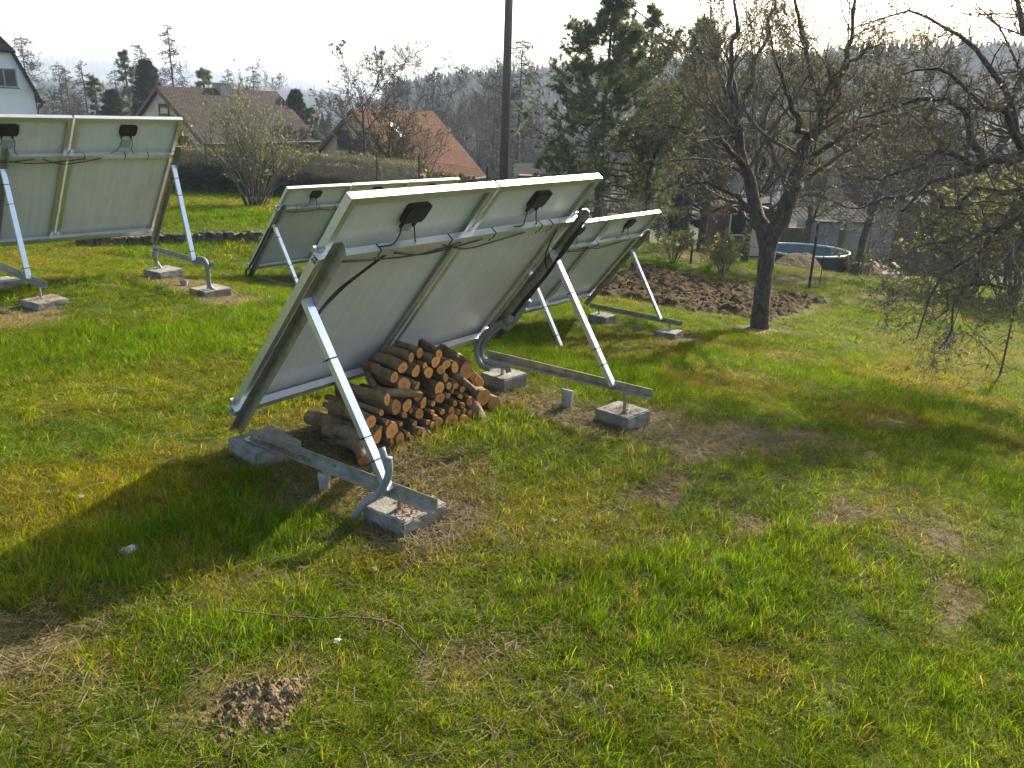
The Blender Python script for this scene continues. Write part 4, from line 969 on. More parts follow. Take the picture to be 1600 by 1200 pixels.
# the apple tree in the middle of the garden
def apple_tree():
    rg = np.random.default_rng(21); d0 = 11.57; B = gpt(1187, 512)
    T = tree_thing('old apple tree with a forked trunk beside the vegetable bed', B, name='apple_tree')
    trunk = [B - [0, 0, .1], at(1190, 470, d0), at(1196, 420, d0), at(1200, 375, d0)]
    P0, R0 = main_limbs([(trunk, [.135, .115, .108, .118])], 30)
    fk = at(1199, 385, d0)
    limbs = [
        ([fk, at(1225, 330, d0-.1), at(1245, 270, d0-.2), at(1275, 205, d0-.3), at(1291, 165, d0-.3), at(1278, 140, d0-.3)], [.13, .115, .10, .085, .07, .045]),
        ([fk, at(1180, 335, d0+.1), at(1163, 280, d0+.2), at(1158, 225, d0+.3), at(1148, 170, d0+.3), at(1140, 110, d0+.4)], [.12, .10, .08, .065, .05, .03]),
        ([at(1291, 170, d0-.3), at(1315, 120, d0-.5), at(1330, 60, d0-.6), at(1338, 5, d0-.7), at(1340, -40, d0-.7)], [.05, .038, .03, .02, .01]),
        ([at(1285, 150, d0-.3), at(1262, 100, d0), at(1252, 50, d0+.2), at(1240, 0, d0+.3), at(1236, -50, d0+.4)], [.045, .034, .026, .018, .01]),
        ([at(1148, 175, d0+.3), at(1140, 120, d0+.2), at(1146, 60, d0+.1), at(1150, -10, d0), at(1152, -60, d0)], [.045, .034, .026, .018, .01]),
        ([at(1152, 190, d0+.3), at(1180, 110, d0+.5), at(1200, 40, d0+.6), at(1215, -30, d0+.7)], [.045, .033, .022, .01]),
        ([at(1158, 225, d0+.3), at(1120, 175, d0+.5), at(1090, 150, d0+.8), at(1055, 140, d0+1)], [.045, .035, .025, .012]),
        ([at(1163, 260, d0+.2), at(1130, 225, d0-.5), at(1085, 205, d0-.9), at(1040, 195, d0-1.2)], [.045, .033, .022, .01]),
        ([at(1275, 205, d0-.3), at(1300, 130, d0-.9), at(1335, 95, d0-1.3), at(1375, 70, d0-1.6)], [.045, .035, .022, .01]),
        ([at(1245, 270, d0-.2), at(1290, 230, d0-.8), at(1340, 200, d0-1.2), at(1390, 190, d0-1.5)], [.05, .036, .024, .011]),
        ([at(1235, 300, d0-.1), at(1275, 270, d0+.6), at(1320, 255, d0+1), at(1370, 262, d0+1.2)], [.045, .033, .022, .01]),
        ([at(1262, 225, d0-.2), at(1235, 165, d0-.9), at(1222, 110, d0-1.2), at(1205, 60, d0-1.4)], [.045, .035, .024, .012]),
        ([at(1160, 270, d0+.2), at(1190, 205, d0+.9), at(1210, 150, d0+1.2), at(1225, 90, d0+1.4)], [.04, .032, .022, .01]),
        ([at(1180, 335, d0+.1), at(1140, 300, d0+.1), at(1100, 285, d0), at(1060, 290, d0-.1)], [.04, .03, .02, .009]),
        ([at(1190, 365, d0), at(1155, 330, d0+.4), at(1125, 325, d0+.6), at(1100, 335, d0+.7)], [.04, .03, .018, .009])]
    PL_, RL = main_limbs(limbs, 12, .014)
    a = grow(rg, PL_, RL, 12, 48, .48, .36, up=.35, wob=.16, tmin=.25)
    b = grow(rg, *a, 7, 45, .5, .45, up=.22, wob=.22)
    c = grow(rg, *b, 5, 48, .45, .75, up=.2, wob=.22, n=4, lmin=.05)
    tk = tubes_mesh('trunk', [(P0, R0), (PL_, RL)], [16, 10], 'bark', None); vv = np.zeros(len(tk.data.vertices)*3, np.float32); tk.data.vertices.foreach_get('co', vv)
    tk.data.vertices.foreach_set('co', (vv + rg.normal(0, .0042, len(vv))).astype(np.float32)); tk.data.update(); child(tk, T)
    child(tubes_mesh('crown', [a, b, c], [6, 4, 3], 'twig', None, rmin=.0019), T)
    p, t = along(rg, c[0], 2, .3); V, F = leaf_quads(rg, p, t, .02)
    child(mk('buds', V, F, 'bud'), T)
apple_tree(); BLOCKED.append((8.7, .35, .3))

# the apple tree whose branches hang in from the right
def right_tree():
    rg = np.random.default_rng(33); B = np.array([7.35, -4.2, 0]); B[2] = gz(B[0], B[1])
    T = tree_thing('apple tree at the right edge with low drooping bare branches', B, name='apple_tree')
    fk = B + [0, 0, 1.5]
    P0, R0 = main_limbs([([B - [0, 0, .1], B + [.05, .05, .7], fk], [.19, .16, .15])], 10)
    def A_(a, b, d): return at(a, b, d)
    limbs = [
        ([fk, A_(1660, 200, 8.9), A_(1600, 235, 8.6), A_(1540, 262, 8.3), A_(1470, 290, 8.0), A_(1410, 330, 7.8)], [.10, .085, .07, .05, .032, .014]),
        ([fk, A_(1650, 290, 9.4), A_(1600, 300, 9.4), A_(1545, 300, 9.4), A_(1490, 325, 9.4), A_(1440, 360, 9.3)], [.09, .075, .06, .045, .028, .012]),
        ([fk, A_(1640, 330, 8.2), A_(1580, 345, 7.9), A_(1520, 400, 7.7), A_(1470, 450, 7.5), A_(1432, 530, 7.4)], [.07, .05, .036, .024, .015, .006]),
        ([A_(1540, 262, 8.3), A_(1500, 170, 8.4), A_(1440, 150, 8.4), A_(1390, 170, 8.4), A_(1340, 185, 8.4)], [.045, .036, .026, .018, .009]),
        ([A_(1600, 235, 8.6), A_(1560, 130, 8.7), A_(1500, 60, 8.8), A_(1440, 20, 8.9), A_(1380, 30, 8.9), A_(1345, 40, 8.9)], [.05, .036, .026, .018, .012, .006]),
        ([A_(1660, 200, 8.9), A_(1630, 100, 9), A_(1590, 20, 9.2), A_(1560, -60, 9.4)], [.05, .04, .028, .012]),
        ([A_(1600, 300, 9.4), A_(1560, 370, 9), A_(1520, 430, 8.7), A_(1490, 480, 8.5), A_(1468, 545, 8.4)], [.04, .03, .02, .013, .006]),
        ([A_(1600, 330, 8), A_(1590, 400, 7.7), A_(1560, 440, 7.6), A_(1500, 455, 7.5), A_(1460, 500, 7.4)], [.03, .024, .018, .012, .006]),
        ([A_(1530, 265, 8.3), A_(1480, 235, 8), A_(1430, 250, 7.8), A_(1370, 280, 7.6), A_(1320, 270, 7.5)], [.04, .03, .02, .012, .006]),
        ([A_(1500, 325, 9.3), A_(1450, 300, 9), A_(1390, 310, 8.8), A_(1330, 325, 8.6), A_(1270, 300, 8.5)], [.03, .022, .016, .01, .005]),
        ([A_(1600, 235, 8.6), A_(1560, 180, 8), A_(1500, 130, 7.7), A_(1450, 110, 7.5), A_(1400, 120, 7.4)], [.04, .03, .022, .014, .007]),
        ([fk, B + [.3, -.4, 2.5], B + [.5, -1.0, 3.5], B + [.3, -1.4, 4.6]], [.09, .065, .04, .012]),
        ([fk, B + [-.6, -.7, 2.3], B + [-1.3, -1.3, 3.0], B + [-1.9, -1.9, 3.5]], [.08, .06, .035, .01]),
        ([A_(1580, 345, 7.9), A_(1540, 360, 7.5), A_(1480, 380, 7.2), A_(1420, 390, 7.0), A_(1380, 410, 6.9)], [.03, .024, .017, .01, .005])]
    P1_, R1_ = main_limbs(limbs, 12, .014)
    a = grow(rg, P1_, R1_, 19, 55, .36, .34, up=-.02, wob=.26, tmin=.15, ljit=.5)
    b = grow(rg, *a, 7, 52, .48, .6, up=.0, wob=.3, n=5, lmin=.1)
    c = grow(rg, *b, 4, 55, .4, .8, up=.08, wob=.3, n=4, lmin=.035)
    child(tubes_mesh('trunk', [(P0, R0), (P1_, R1_)], [14, 9], 'bark', None), T)
    child(tubes_mesh('crown', [a, b, c], [6, 4, 3], 'twig', None, rmin=.0019), T)
    p, t = along(rg, c[0], 1, .6); V, F = leaf_quads(rg, p, t, .026)
    child(mk('buds', V, F, 'bud'), T)
right_tree()

def bare_tree(label, base, h, spread, seed, name='fruit_tree', k=(9, 7, 5), matn='twig', budmat='bud', bud=.03, budn=2, rtrunk=.09, fork=.25, stems=1, group=None, rmin=.004, up=.35, limbs=7, sides=(6, 4, 3)):
    rg = np.random.default_rng(seed); base = np.asarray(base, float); T = tree_thing(label, base, name=name, group=group)
    ml = []
    for s in range(stems):
        o = rg.normal(0, .15 if stems > 1 else 0, 3)*[1, 1, 0]; top = base + o*3 + [rg.normal(0, .05*h), rg.normal(0, .05*h), h*.95]
        ml.append(([base + o - [0, 0, .15], base + o*1.5 + [rg.normal(0, .02*h), rg.normal(0, .02*h), h*fork], base + o*2 + [rg.normal(0, .05*h), rg.normal(0, .05*h), h*.6], top], [rtrunk, rtrunk*.8, rtrunk*.45, rtrunk*.1]))
    P0, R0 = main_limbs(ml, 12)
    a = grow(rg, P0, R0, limbs, 48, spread, .6, up=up, wob=.12, tmin=fork, n=8)
    b = grow(rg, *a, k[0], 45, .5, .58, up=up*.7, wob=.16, tmin=.15)
    c = grow(rg, *b, k[1], 45, .5, .6, up=up*.5, wob=.18, n=5)
    d = grow(rg, *c, k[2], 45, .5, .7, up=.1, wob=.2, n=3, lmin=h*.02) if k[2] else None
    child(tubes_mesh('trunk', [(P0, R0), a], [10, 7], 'bark', None), T)
    lv = [b, c] + ([d] if d else []); child(tubes_mesh('crown', lv, list(sides)[:len(lv)], matn, None, rmin=rmin), T)
    if budn:
        p, t = along(rg, (d or c)[0], budn, .2); V, F = leaf_quads(rg, p, t, bud); child(mk('leaves', V, F, budmat), T)
    return T
def on_ground(a, b, d):          # foot of something seen at pixel column a, d metres deep, put on the ground
    p = at(a, b, d); p[2] = gz(p[0], p[1]); return p
bare_tree('bare fruit tree with olive buds between the pine and the old apple tree', on_ground(1095, 385, 24), 5.0, .55, 41, budmat='leaf_olive', bud=.055, budn=3, rmin=.007, rtrunk=.13)
bare_tree('olive-brown fruit tree standing right of the pine', on_ground(1010, 385, 26), 4.3, .6, 42, budmat='leaf_olive', bud=.06, budn=3, rmin=.007, rtrunk=.12)
bare_tree('leaning bare fruit tree close behind the old apple trunk', on_ground(1165, 390, 22), 3.8, .6, 43, budmat='leaf_olive', bud=.05, budn=2, rmin=.006, rtrunk=.11)
bare_tree('reddish bare tree above the swimming pool', on_ground(1262, 360, 31), 6.0, .6, 44, k=(11, 8, 5), bud=.05, budn=2, rmin=.009, rtrunk=.12)
bare_tree('twiggy bare tree before the dark-roofed house', on_ground(1350, 380, 25), 4.6, .65, 45, k=(11, 8, 5), bud=.045, budn=2, rmin=.008, rtrunk=.12, budmat='leaf_olive')
bare_tree('tall bare tree with two upright stems at the right edge', on_ground(1552, 400, 27), 8.0, .3, 46, stems=2, k=(6, 4, 2), bud=.04, budn=1, rmin=.008, rtrunk=.17, up=.15)
bare_tree('slender bare tree before the gable of the red-roofed house', on_ground(572, 300, 27), 3.7, .55, 47, k=(7, 5, 0), bud=.07, budn=2, rmin=.008, rtrunk=.08, budmat='twig_grey', matn='twig')
bare_tree('slender bare tree before the roof of the red-roofed house', on_ground(615, 300, 28), 3.6, .55, 48, k=(7, 5, 0), bud=.07, budn=2, rmin=.008, rtrunk=.08, matn='twig')
bare_tree('fine-twigged pinkish bush before the red-roofed house', on_ground(640, 300, 29), 2.6, .7, 49, k=(6, 5, 2), bud=.045, budn=2, rmin=.006, rtrunk=.05, stems=5, fork=.08, limbs=6)

# shrubs
def shrub(label, base, h, w, stems, seed, leafm='leaf_y', leaf=.03, leafn=4, name='shrub', matn='twig_grey', r=.012, k=4):
    rg = np.random.default_rng(seed); base = np.asarray(base, float); T = thing(name, label, 'shrub', tuple(base))
    ml = []
    for s in range(stems):
        a = rg.uniform(0, 6.283); q = rg.uniform(0, 1)**.7; e = np.array([math.cos(a), math.sin(a), 0])*w*q; hh = h*rg.uniform(.65, 1.05)*(1 - .35*q*q)
        b0 = base + e*.12 + rg.normal(0, .03, 3)*[1, 1, 0]; ml.append(([b0 - [0, 0, .05], b0 + e*.35 + [0, 0, hh*.45], b0 + e*.75 + [0, 0, hh*.8], b0 + e + [0, 0, hh]], [r, r*.75, r*.5, r*.25]))
    P0, R0 = main_limbs(ml, 8)
    a = grow(rg, P0, R0, k, 30, .45, .6, up=.25, wob=.12, tmin=.25, n=6)
    b = grow(rg, *a, 3, 35, .5, .7, up=.2, wob=.15, n=4)
    child(tubes_mesh('stems', [(P0, R0), a, b], [5, 4, 3], matn, None, rmin=.0035), T)
    p, t = along(rg, np.concatenate([resample(q, 6)[None] for q in b[0]]) if False else b[0], leafn, .1); V, F = leaf_quads(rg, p, t, leaf)
    p2, t2 = along(rg, a[0], leafn, .3); V2, F2 = leaf_quads(rg, p2, t2, leaf)
    child(mk('leaves', np.vstack([V, V2]), np.vstack([F, F2 + len(V)]), leafm), T)
    return T
shrub('many-stemmed shrub with yellow-green buds behind the left racks', on_ground(398, 320, 17.8), 2.15, 1.05, 60, 61, leaf=.036, leafn=3)
shrub('small twiggy bush with ochre leaves at the far end of the vegetable bed', on_ground(1050, 415, 19.6), .75, .55, 22, 62, leaf=.045, leafn=3, r=.008)
shrub('rounded ochre-leaved bush left of the old apple trunk', on_ground(1132, 420, 19.2), .8, .5, 24, 63, leaf=.05, leafn=4, r=.008)
shrub('large leafing yellow-green shrub behind the drooping branches', on_ground(1520, 420, 22), 2.9, 1.7, 46, 64, leaf=.12, leafn=5)
shrub('leafy yellow-green shrub at the right picture edge', on_ground(1590, 420, 20), 2.6, 1.4, 40, 65, leaf=.11, leafn=5)
shrub('bright yellow-flowered bush right of the utility pole foot', on_ground(822, 330, 30), 1.15, .6, 26, 66, leaf=.07, leafn=4)
shrub('grey-green bush in the grass under the drooping branches', on_ground(1400, 425, 17.5), .55, .5, 18, 67, leaf=.035, leafn=2, r=.006)
shrub('narrow ochre evergreen bush at the corner of the brown-roofed house', on_ground(283, 230, 30), 2.0, .35, 26, 68, leaf=.09, leafn=5, leafm='leaf_hedge')
shrub('low dark bush in front of the pool shed', on_ground(1345, 395, 27), .9, .8, 26, 69, leaf=.06, leafn=3, leafm='leaf_hedge')

# conifers
def needle_tufts(rg, p, tan, n, length, width):
    N = len(p)*n; p = np.repeat(p, n, 0); tan = np.repeat(tan, n, 0)
    d = tan*.6 + rg.normal(0, .7, (N, 3)); d /= np.linalg.norm(d, axis=1, keepdims=True); w = np.cross(d, rg.normal(0, 1, (N, 3))); w /= np.linalg.norm(w, axis=1, keepdims=True) + 1e-9
    L = (length*rg.uniform(.6, 1.2, N))[:, None]
    V = np.stack([p - w*width, p + w*width, p + d*L], 1).reshape(-1, 3); return V, np.arange(3*N).reshape(-1, 3)
def pine_parts(seed, h, w, whorls, per, tuft_n, tuft_l, tuft_w, irregular=.25, droop=.15, low=.12, matn='needle', dens=5, shape=.8):
    rg = np.random.default_rng(seed); T0 = np.array([[0, 0, -.2], [rg.normal(0, .02*h), rg.normal(0, .02*h), h*.4], [0, 0, h*.75], [0, 0, h]])
    P0, R0 = main_limbs([(T0, [h*.022, h*.016, h*.008, h*.002])], 14)
    ml = []
    for i in range(whorls):
        f = low + (1-low)*(i/whorls)**.95
        for k in range(per):
            a = 6.283*k/per + i*1.1 + rg.normal(0, .35); ln = w*(min(1., (1-f)*1.9)*.95 + .05 if shape < 0 else (1-f)**shape + .07)*rg.uniform(1-irregular*1.3, 1+irregular*.6)
            if rg.random() < irregular*.35: continue
            z = h*(f + rg.normal(0, .012)); d = np.array([math.cos(a), math.sin(a), 0.]); rise = ln*(.45*f - droop + rg.normal(0, .08))
            ml.append(([[0, 0, z], d*ln*.5 + [0, 0, z + rise*.3 - ln*.02], d*ln + [0, 0, z + rise + ln*.12]], [h*.006*(1.1-f), h*.004*(1.1-f), h*.0012]))
    P1_, R1_ = main_limbs(ml, 8)
    b = grow(rg, P1_, R1_, dens, 42, .42, .5, up=.18, wob=.1, tmin=.25, n=5, flat=.7)
    c = grow(rg, *b, 3, 40, .45, .6, up=.25, wob=.12, n=4, lmin=h*.02)
    V = []; F = []; o = 0
    for src, per_, tm in ((c[0], 3, .25), (b[0], 3, .45), (P1_, 5, .5)):
        p, t = along(rg, src, per_, tm); v, f = needle_tufts(rg, p, t, tuft_n, tuft_l, tuft_w); V.append(v); F.append(f + o); o += len(v)
    return (P0, R0), (P1_, R1_), b, c, np.vstack(V), np.vstack(F)
def conifer(label, base, parts, name='pine_tree', matn='needle', meshes=None, rot=0., scale=1., group=None, sz=None):
    T = thing(name, label, 'tree', tuple(base), rot, group); T.scale = (scale, scale, scale*(sz or 1))
    if meshes: 
        for nm, me in meshes: link(nm, me, T)
        return meshes, T
    t0, t1, b, c, V, F = parts
    a = tubes_mesh('trunk', [t0, t1], [8, 5], 'bark', T); k = tubes_mesh('branches', [b, c], [4, 3], 'twig', T, rmin=.006); n = mk('crown', V, F, matn, T)
    return [('trunk', a.data), ('branches', k.data), ('crown', n.data)], T
pb = on_ground(938, 300, 26)
hp = at(938, -6, 26)[2] - pb[2]
conifer('large dark green pine tree behind the nearest rack', pb, pine_parts(71, hp, 2.3, 18, 7, 11, .17, .010, .34, dens=7, shape=-1, low=.12, droop=.06))
p_ = on_ground(1000, 300, 31); hp2 = at(1000, 8, 31)[2] - p_[2]
p2m, _ = conifer('slim young pine right behind the large pine', p_, pine_parts(72, hp2, 1.35, 16, 5, 9, .18, .012, .45, dens=4, shape=.95))
p_ = on_ground(1078, 300, 40); hs = at(1082, 38, 40)[2] - p_[2]
spm, _ = conifer('dark narrow spruce behind the old apple tree', p_, pine_parts(73, hs, 2.1, 26, 9, 9, .24, .02, .2, droop=.45, matn='needle_dark', dens=5, shape=.85), name='spruce_tree', matn='needle_dark')

def larch_parts(seed, h, w, gaps=.3, n=30):
    rg = np.random.default_rng(seed); P0, R0 = main_limbs([([[0, 0, -.3], [rg.normal(0, .01*h), 0, h*.5], [0, 0, h]], [h*.013, h*.008, h*.0015])], 12); ml = []
    for i in range(n):
        f = .22 + .77*i/n
        for k in range(6):
            if rg.random() < gaps: continue
            a = rg.uniform(0, 6.283); ln = 1.25*w*(1-f)**.7*rg.uniform(.5, 1.15) + .05*w; d = np.array([math.cos(a), math.sin(a), 0.]); z = h*(f + rg.normal(0, .012))
            ml.append(([[0, 0, z], d*ln*.5 + [rg.normal(0, .03*ln), rg.normal(0, .03*ln), z - ln*rg.uniform(-.05, .25)], d*ln + [0, 0, z - ln*rg.uniform(-.25, .35)]], [h*.002, h*.0015, h*.0008]))
    A_ = main_limbs(ml, 6); b = grow(rg, *A_, 9, 55, .34, .5, up=-.35, wob=.1, tmin=.2, n=4, ljit=.5); c = grow(rg, *b, 2, 45, .5, .7, up=-.1, wob=.15, n=3)
    return (P0, R0), A_, b, c
LAR = {}
def larch(label, a, ytop, d, seed, w=.22, group='bare larches on the skyline'):
    g_ = on_ground(a, 200, d); h = at(a, ytop, d)[2] - g_[2]; h = max(h, 2.)
    key = seed
    T = thing('larch_tree', label, 'tree', tuple(g_), seed*.9 + a, group)
    if key not in LAR:
        t0, a_, b, c = larch_parts(80 + seed, 10., 10*w)
        x = tubes_mesh('trunk', [t0, a_], [6, 4], 'twig_far', T); y = tubes_mesh('crown', [b, c], [3, 3], 'twig_far', T, rmin=.011); LAR[key] = (x.data, y.data)
    else:
        link('trunk', LAR[key][0], T); link('crown', LAR[key][1], T)
    T.scale = (h/10, h/10, h/10); return T
larch('tallest bare larch rising behind the brown roof ridge', 275, 37, 75, 0, .2)
larch('wide bare larch close to the white house roof', 52, 56, 60, 1, .3)
larch('two-tipped bare larch left of the tallest larch', 230, 66, 85, 2, .24)
larch('thin crooked larch standing between white house and pines', 103, 98, 70, 1, .2)
larch('thin pale larch beside the thin crooked one', 112, 105, 80, 2, .2)
larch('bare larch above the bushy leaning pine', 138, 92, 80, 0, .3)
larch('small bare larch in front of the blue ridge', 188, 105, 75, 2, .25)
larch('small bare tree above the right end of the brown roof', 400, 100, 90, 1, .35)
larch('faint bare tree left of the small one above the brown roof', 362, 104, 90, 0, .4)
larch('bare larch with few branches right of the red roof ridge', 679, 98, 75, 2, .2)
larch('bare larch just left of the utility pole', 775, 85, 70, 0, .25)
larch('tall bare larch between the utility pole and the pine', 812, 58, 60, 1, .16)
larch('slim bare larch above the red roof', 617, 96, 60, 1, .18)
def far_conifer(label, a, ytop, d, meshes, h0, wsc=1., name='pine_tree', rot=0.):
    g_ = on_ground(a, 200, d); h = at(a, ytop, d)[2] - g_[2]; s = h/h0
    conifer(label, g_, None, name=name, meshes=meshes, rot=rot, scale=s*wsc, sz=1/wsc, group='conifers behind the houses')
far_conifer('bushy leaning pine left of the brown-roofed house', 155, 116, 60, p2m, hp2, 1.5, rot=1.)
far_conifer('low dark spruce below the bushy leaning pine', 180, 140, 55, spm, hs, 1.5, 'spruce_tree', 2.)
far_conifer('tall ragged pine left of the brown roof ridge', 205, 76, 65, p2m, hp2, 1.1, rot=3.)
far_conifer('dark spruce touching the brown roof gable', 237, 95, 62, spm, hs, 1.3, 'spruce_tree', .5)
far_conifer('small dark conifer above the brown roof ridge', 323, 104, 80, p2m, hp2, 1.6, rot=5.)
far_conifer('dark spruce right of the brown-roofed house', 464, 140, 52, spm, hs, 1.3, 'spruce_tree', 4.)
far_conifer('low broad pine beside the dark spruce', 487, 165, 50, p2m, hp2, 1.9, rot=2.2)

# bare deciduous trees in the hollow between the houses and the hill
BT = []
for s in range(3):
    T = bare_tree('x', (0, 0, 0), 10., .45, 300 + s, name='bare_tree', k=(7, 6, 3), matn='twig_far', budn=0, rmin=.016, rtrunk=.14, stems=1 + s % 2, up=.3, sides=(4, 3, 3))
    BT.append([(c.name.split('.')[0], c.data) for c in T.children])
    for c in list(T.children): bpy.data.objects.remove(c, do_unlink=True)
    bpy.data.objects.remove(T, do_unlink=True)
HB = [(432, 140, 110, 'left of the dark spruce by the brown roof'), (505, 178, 80, 'just left of the red-roofed gable'), (700, 150, 90, 'right of the red roof, left one of a close pair'), (722, 135, 100, 'right of the red roof, right one of a close pair'), (745, 140, 85, 'between the red roof and the pole, leftmost'), (757, 150, 75, 'between the red roof and the pole, rightmost'), (800, 165, 80, 'just right of the pole'), (640, 118, 90, 'rising over the middle of the red roof ridge'), (590, 110, 100, 'rising over the left end of the red roof ridge'), (545, 130, 95, 'left behind the red-roofed gable'), (1150, 110, 90, 'far behind the old apple tree, left'), (1330, 110, 80, 'far behind the old apple tree, right'), (1460, 120, 70, 'far behind the right-hand drooping tree')]
for i, (a, yt, d, where) in enumerate(HB):
    g_ = on_ground(a, 200, d); h = at(a, yt, d)[2] - g_[2]; T = thing('bare_tree', 'grey bare tree ' + where, 'tree', tuple(g_), i*1.7, 'grey bare trees in the hollow'); T.scale = (h/10,)*3
    for nm, me in BT[i % 3]: link(nm, me, T)

# ------------------------------------------------------------------ buildings
def roof_plane(mb_name, corners, thick, matname, parent):
    """sloping roof sheet: corners eave0, eave1, ridge1, ridge0 (world), with UVs in metres"""
    c = [np.asarray(q, float) for q in corners]; nrm = np.cross(c[1]-c[0], c[3]-c[0]); nrm /= np.linalg.norm(nrm)
    if nrm[2] < 0: nrm = -nrm
    V = c + [q - nrm*thick for q in c]; n = len(c)
    F = [tuple(range(n)), tuple(range(2*n-1, n-1, -1))] + [(i, n+i, n+(i+1) % n, (i+1) % n) for i in range(n)]
    o = mk(mb_name, np.array(V), F, matname)
    uv = o.data.uv_layers.new(name='UVMap'); e = (c[1]-c[0])/np.linalg.norm(c[1]-c[0]); f = np.cross(nrm, e)
    for p in o.data.polygons:
        for li in p.loop_indices:
            v = np.array(o.data.vertices[o.data.loops[li].vertex_index].co) - c[0]; uv.data[li].uv = (float(v @ e), float(v @ f))
    return child(o, parent)
def gable_house(name, label, R0, R1, half, eave_drop, wallmat, roofmat, over=.35, over_g=.3, ground_z=None, group=None):
    """R0,R1 ridge ends (world); half = half width; eave_drop = ridge height above eaves"""
    R0, R1 = np.asarray(R0, float), np.asarray(R1, float); R1[2] = R0[2]
    u = R1 - R0; ln = np.linalg.norm(u); u /= ln; v = np.array([u[1], -u[0], 0.])      # v: right-hand side of the ridge
    if np.dot(v, CAM - R0) < 0: v = -v                                                # v points to the camera side
    mid = (R0+R1)/2; gzz = min(gz(*(mid + v*half)[:2]), gz(*(mid - v*half)[:2])) - .3
    T = thing(name, label, 'house', (mid[0], mid[1], gzz), 0, group); ez = R0[2] - eave_drop
    mb = MB(); wz = ez - .02
    a, b = R0 + u*over_g, R1 - u*over_g; hh = half*.97
    def pt(base, s, z): q = base + v*s; return np.array([q[0], q[1], z])
    k = eave_drop*(1 - hh/half)
    mb.prism([pt(a, -hh, gzz), pt(a, hh, gzz), pt(a, hh, wz+k), pt(a, 0, R0[2]-.12), pt(a, -hh, wz+k)], b - a)
    child(mb.build('wall', wallmat, None), T)
    sl = (half + over)/half
    for s in (1, -1):
        roof_plane('roof', [pt(R0, s*half*sl, R0[2]-eave_drop*sl), pt(R1, s*half*sl, R0[2]-eave_drop*sl), pt(R1, 0, R0[2]), pt(R0, 0, R0[2])], .09, roofmat, T)
        for e, q in ((R0, -u), (R1, u)):   # barge boards
            mb = MB(); p0 = pt(e, s*half*sl, R0[2]-eave_drop*sl-.13) + q*.03; p1 = pt(e, 0, R0[2]-.13) + q*.03
            mb.bar(p0, p1, q*.02, np.array([0, 0, .10])); child(mb.build('barge_board', 'trim', None), T)
        mb = MB(); g0 = pt(R0, s*(half*sl+.06), R0[2]-eave_drop*sl-.06); g1 = pt(R1, s*(half*sl+.06), R0[2]-eave_drop*sl-.06); mb.tube([g0, g1], .06, 8); child(mb.build('gutter', 'trim', None), T)
    return T, u, v, pt, ez, gzz
def window(T, c, wdir, w, h, out, frame='window_white', panes=2, sill=True):
    c = np.asarray(c, float); wdir = np.asarray(wdir); up = np.array([0, 0, 1.]); fw_ = .05
    mb = MB()
    for s in (-1, 1):
        mb.bar(c + wdir*(w/2-fw_/2)*s - up*h/2 + out*.03, c + wdir*(w/2-fw_/2)*s + up*h/2 + out*.03, wdir*fw_/2, out*.03)
        mb.bar(c + up*(h/2-fw_/2)*s - wdir*(w/2-fw_) + out*.03, c + up*(h/2-fw_/2)*s + wdir*(w/2-fw_) + out*.03, up*fw_/2, out*.028)
    for k in range(1, panes):
        x = -w/2 + w*k/panes; mb.bar(c + wdir*x - up*(h/2-fw_) + out*.03, c + wdir*x + up*(h/2-fw_) + out*.03, wdir*.025, out*.026)
    f = child(mb.build('window', frame, None), T)
    for k in range(panes):
        x0, x1 = -w/2 + w*k/panes + .02, -w/2 + w*(k+1)/panes - .02; mb = MB(); m = (x0+x1)/2
        mb.bar(c + wdir*m - up*(h/2-.03) + out*.02, c + wdir*m + up*(h/2-.03) + out*.02, wdir*(x1-x0)/2, out*.004); g = mb.build('pane', 'glass', None); g.parent = f
    if sill:
        mb = MB(); mb.bar(c - up*(h/2+.04) - wdir*(w/2+.05) + out*.06, c - up*(h/2+.04) + wdir*(w/2+.05) + out*.06, up*.025, out*.06); s = mb.build('sill', 'trim', None); s.parent = f
    return f
def chimney(T, p, w, h, matname='roof_dark'):
    p = np.asarray(p, float); mb = MB(); mb.box(p - [w/2, w/2, .8], p + [w/2, w/2, h]); mb.box(p + [-w/2-.05, -w/2-.05, h], p + [w/2+.05, w/2+.05, h+.08]); return child(mb.build('chimney', matname, None), T)

# brown-grey roofed house
T, u, v, pt, ez, gzz = gable_house('house', 'house with a weathered brown-grey tiled roof behind the hedge', at(243, 134, 44), at(432, 139, 51), 2.9, 2.35, 'plaster_grey', 'roof_grey', over=.45)
R0 = at(243, 134, 44); window(T, R0 + u*.28 - np.array([0, 0, 1.15]) + v*.15, v, .75, .55, -u, 'trim', 1, True)
chimney(T, at(347, 140, 47.5), .75, .28, 'plaster_grey'); chimney(T, at(275, 152, 45.5) , .35, .25, 'plaster_cream')
mb = MB(); q = at(293, 157, 45.2); mb.bar(q - u*.35, q + u*.35, v*.25 - np.array([0, 0, .2]), np.array([0, 0, .06]) + v*.05); child(mb.build('roof_hatch', 'trim', None), T)
# red-roofed house
T, u, v, pt, ez, gzz = gable_house('house', 'house with a red tiled roof and a bright skylight', at(548, 170, 42), at(676, 170, 49), 3.1, 3.0, 'plaster_cream', 'roof_red', over=.5)
R0 = at(548, 170, 42)
for dz, s in ((-1.5, -.7), (-1.5, .6), (-1.9, 0)): window(T, R0 + u*.28 + np.array([0, 0, dz]) + v*s, v, .7, .9, -u, 'trim', 2)
sl = np.array([v[0]*.707, v[1]*.707, -.707]); q = at(617, 198, 43.2)
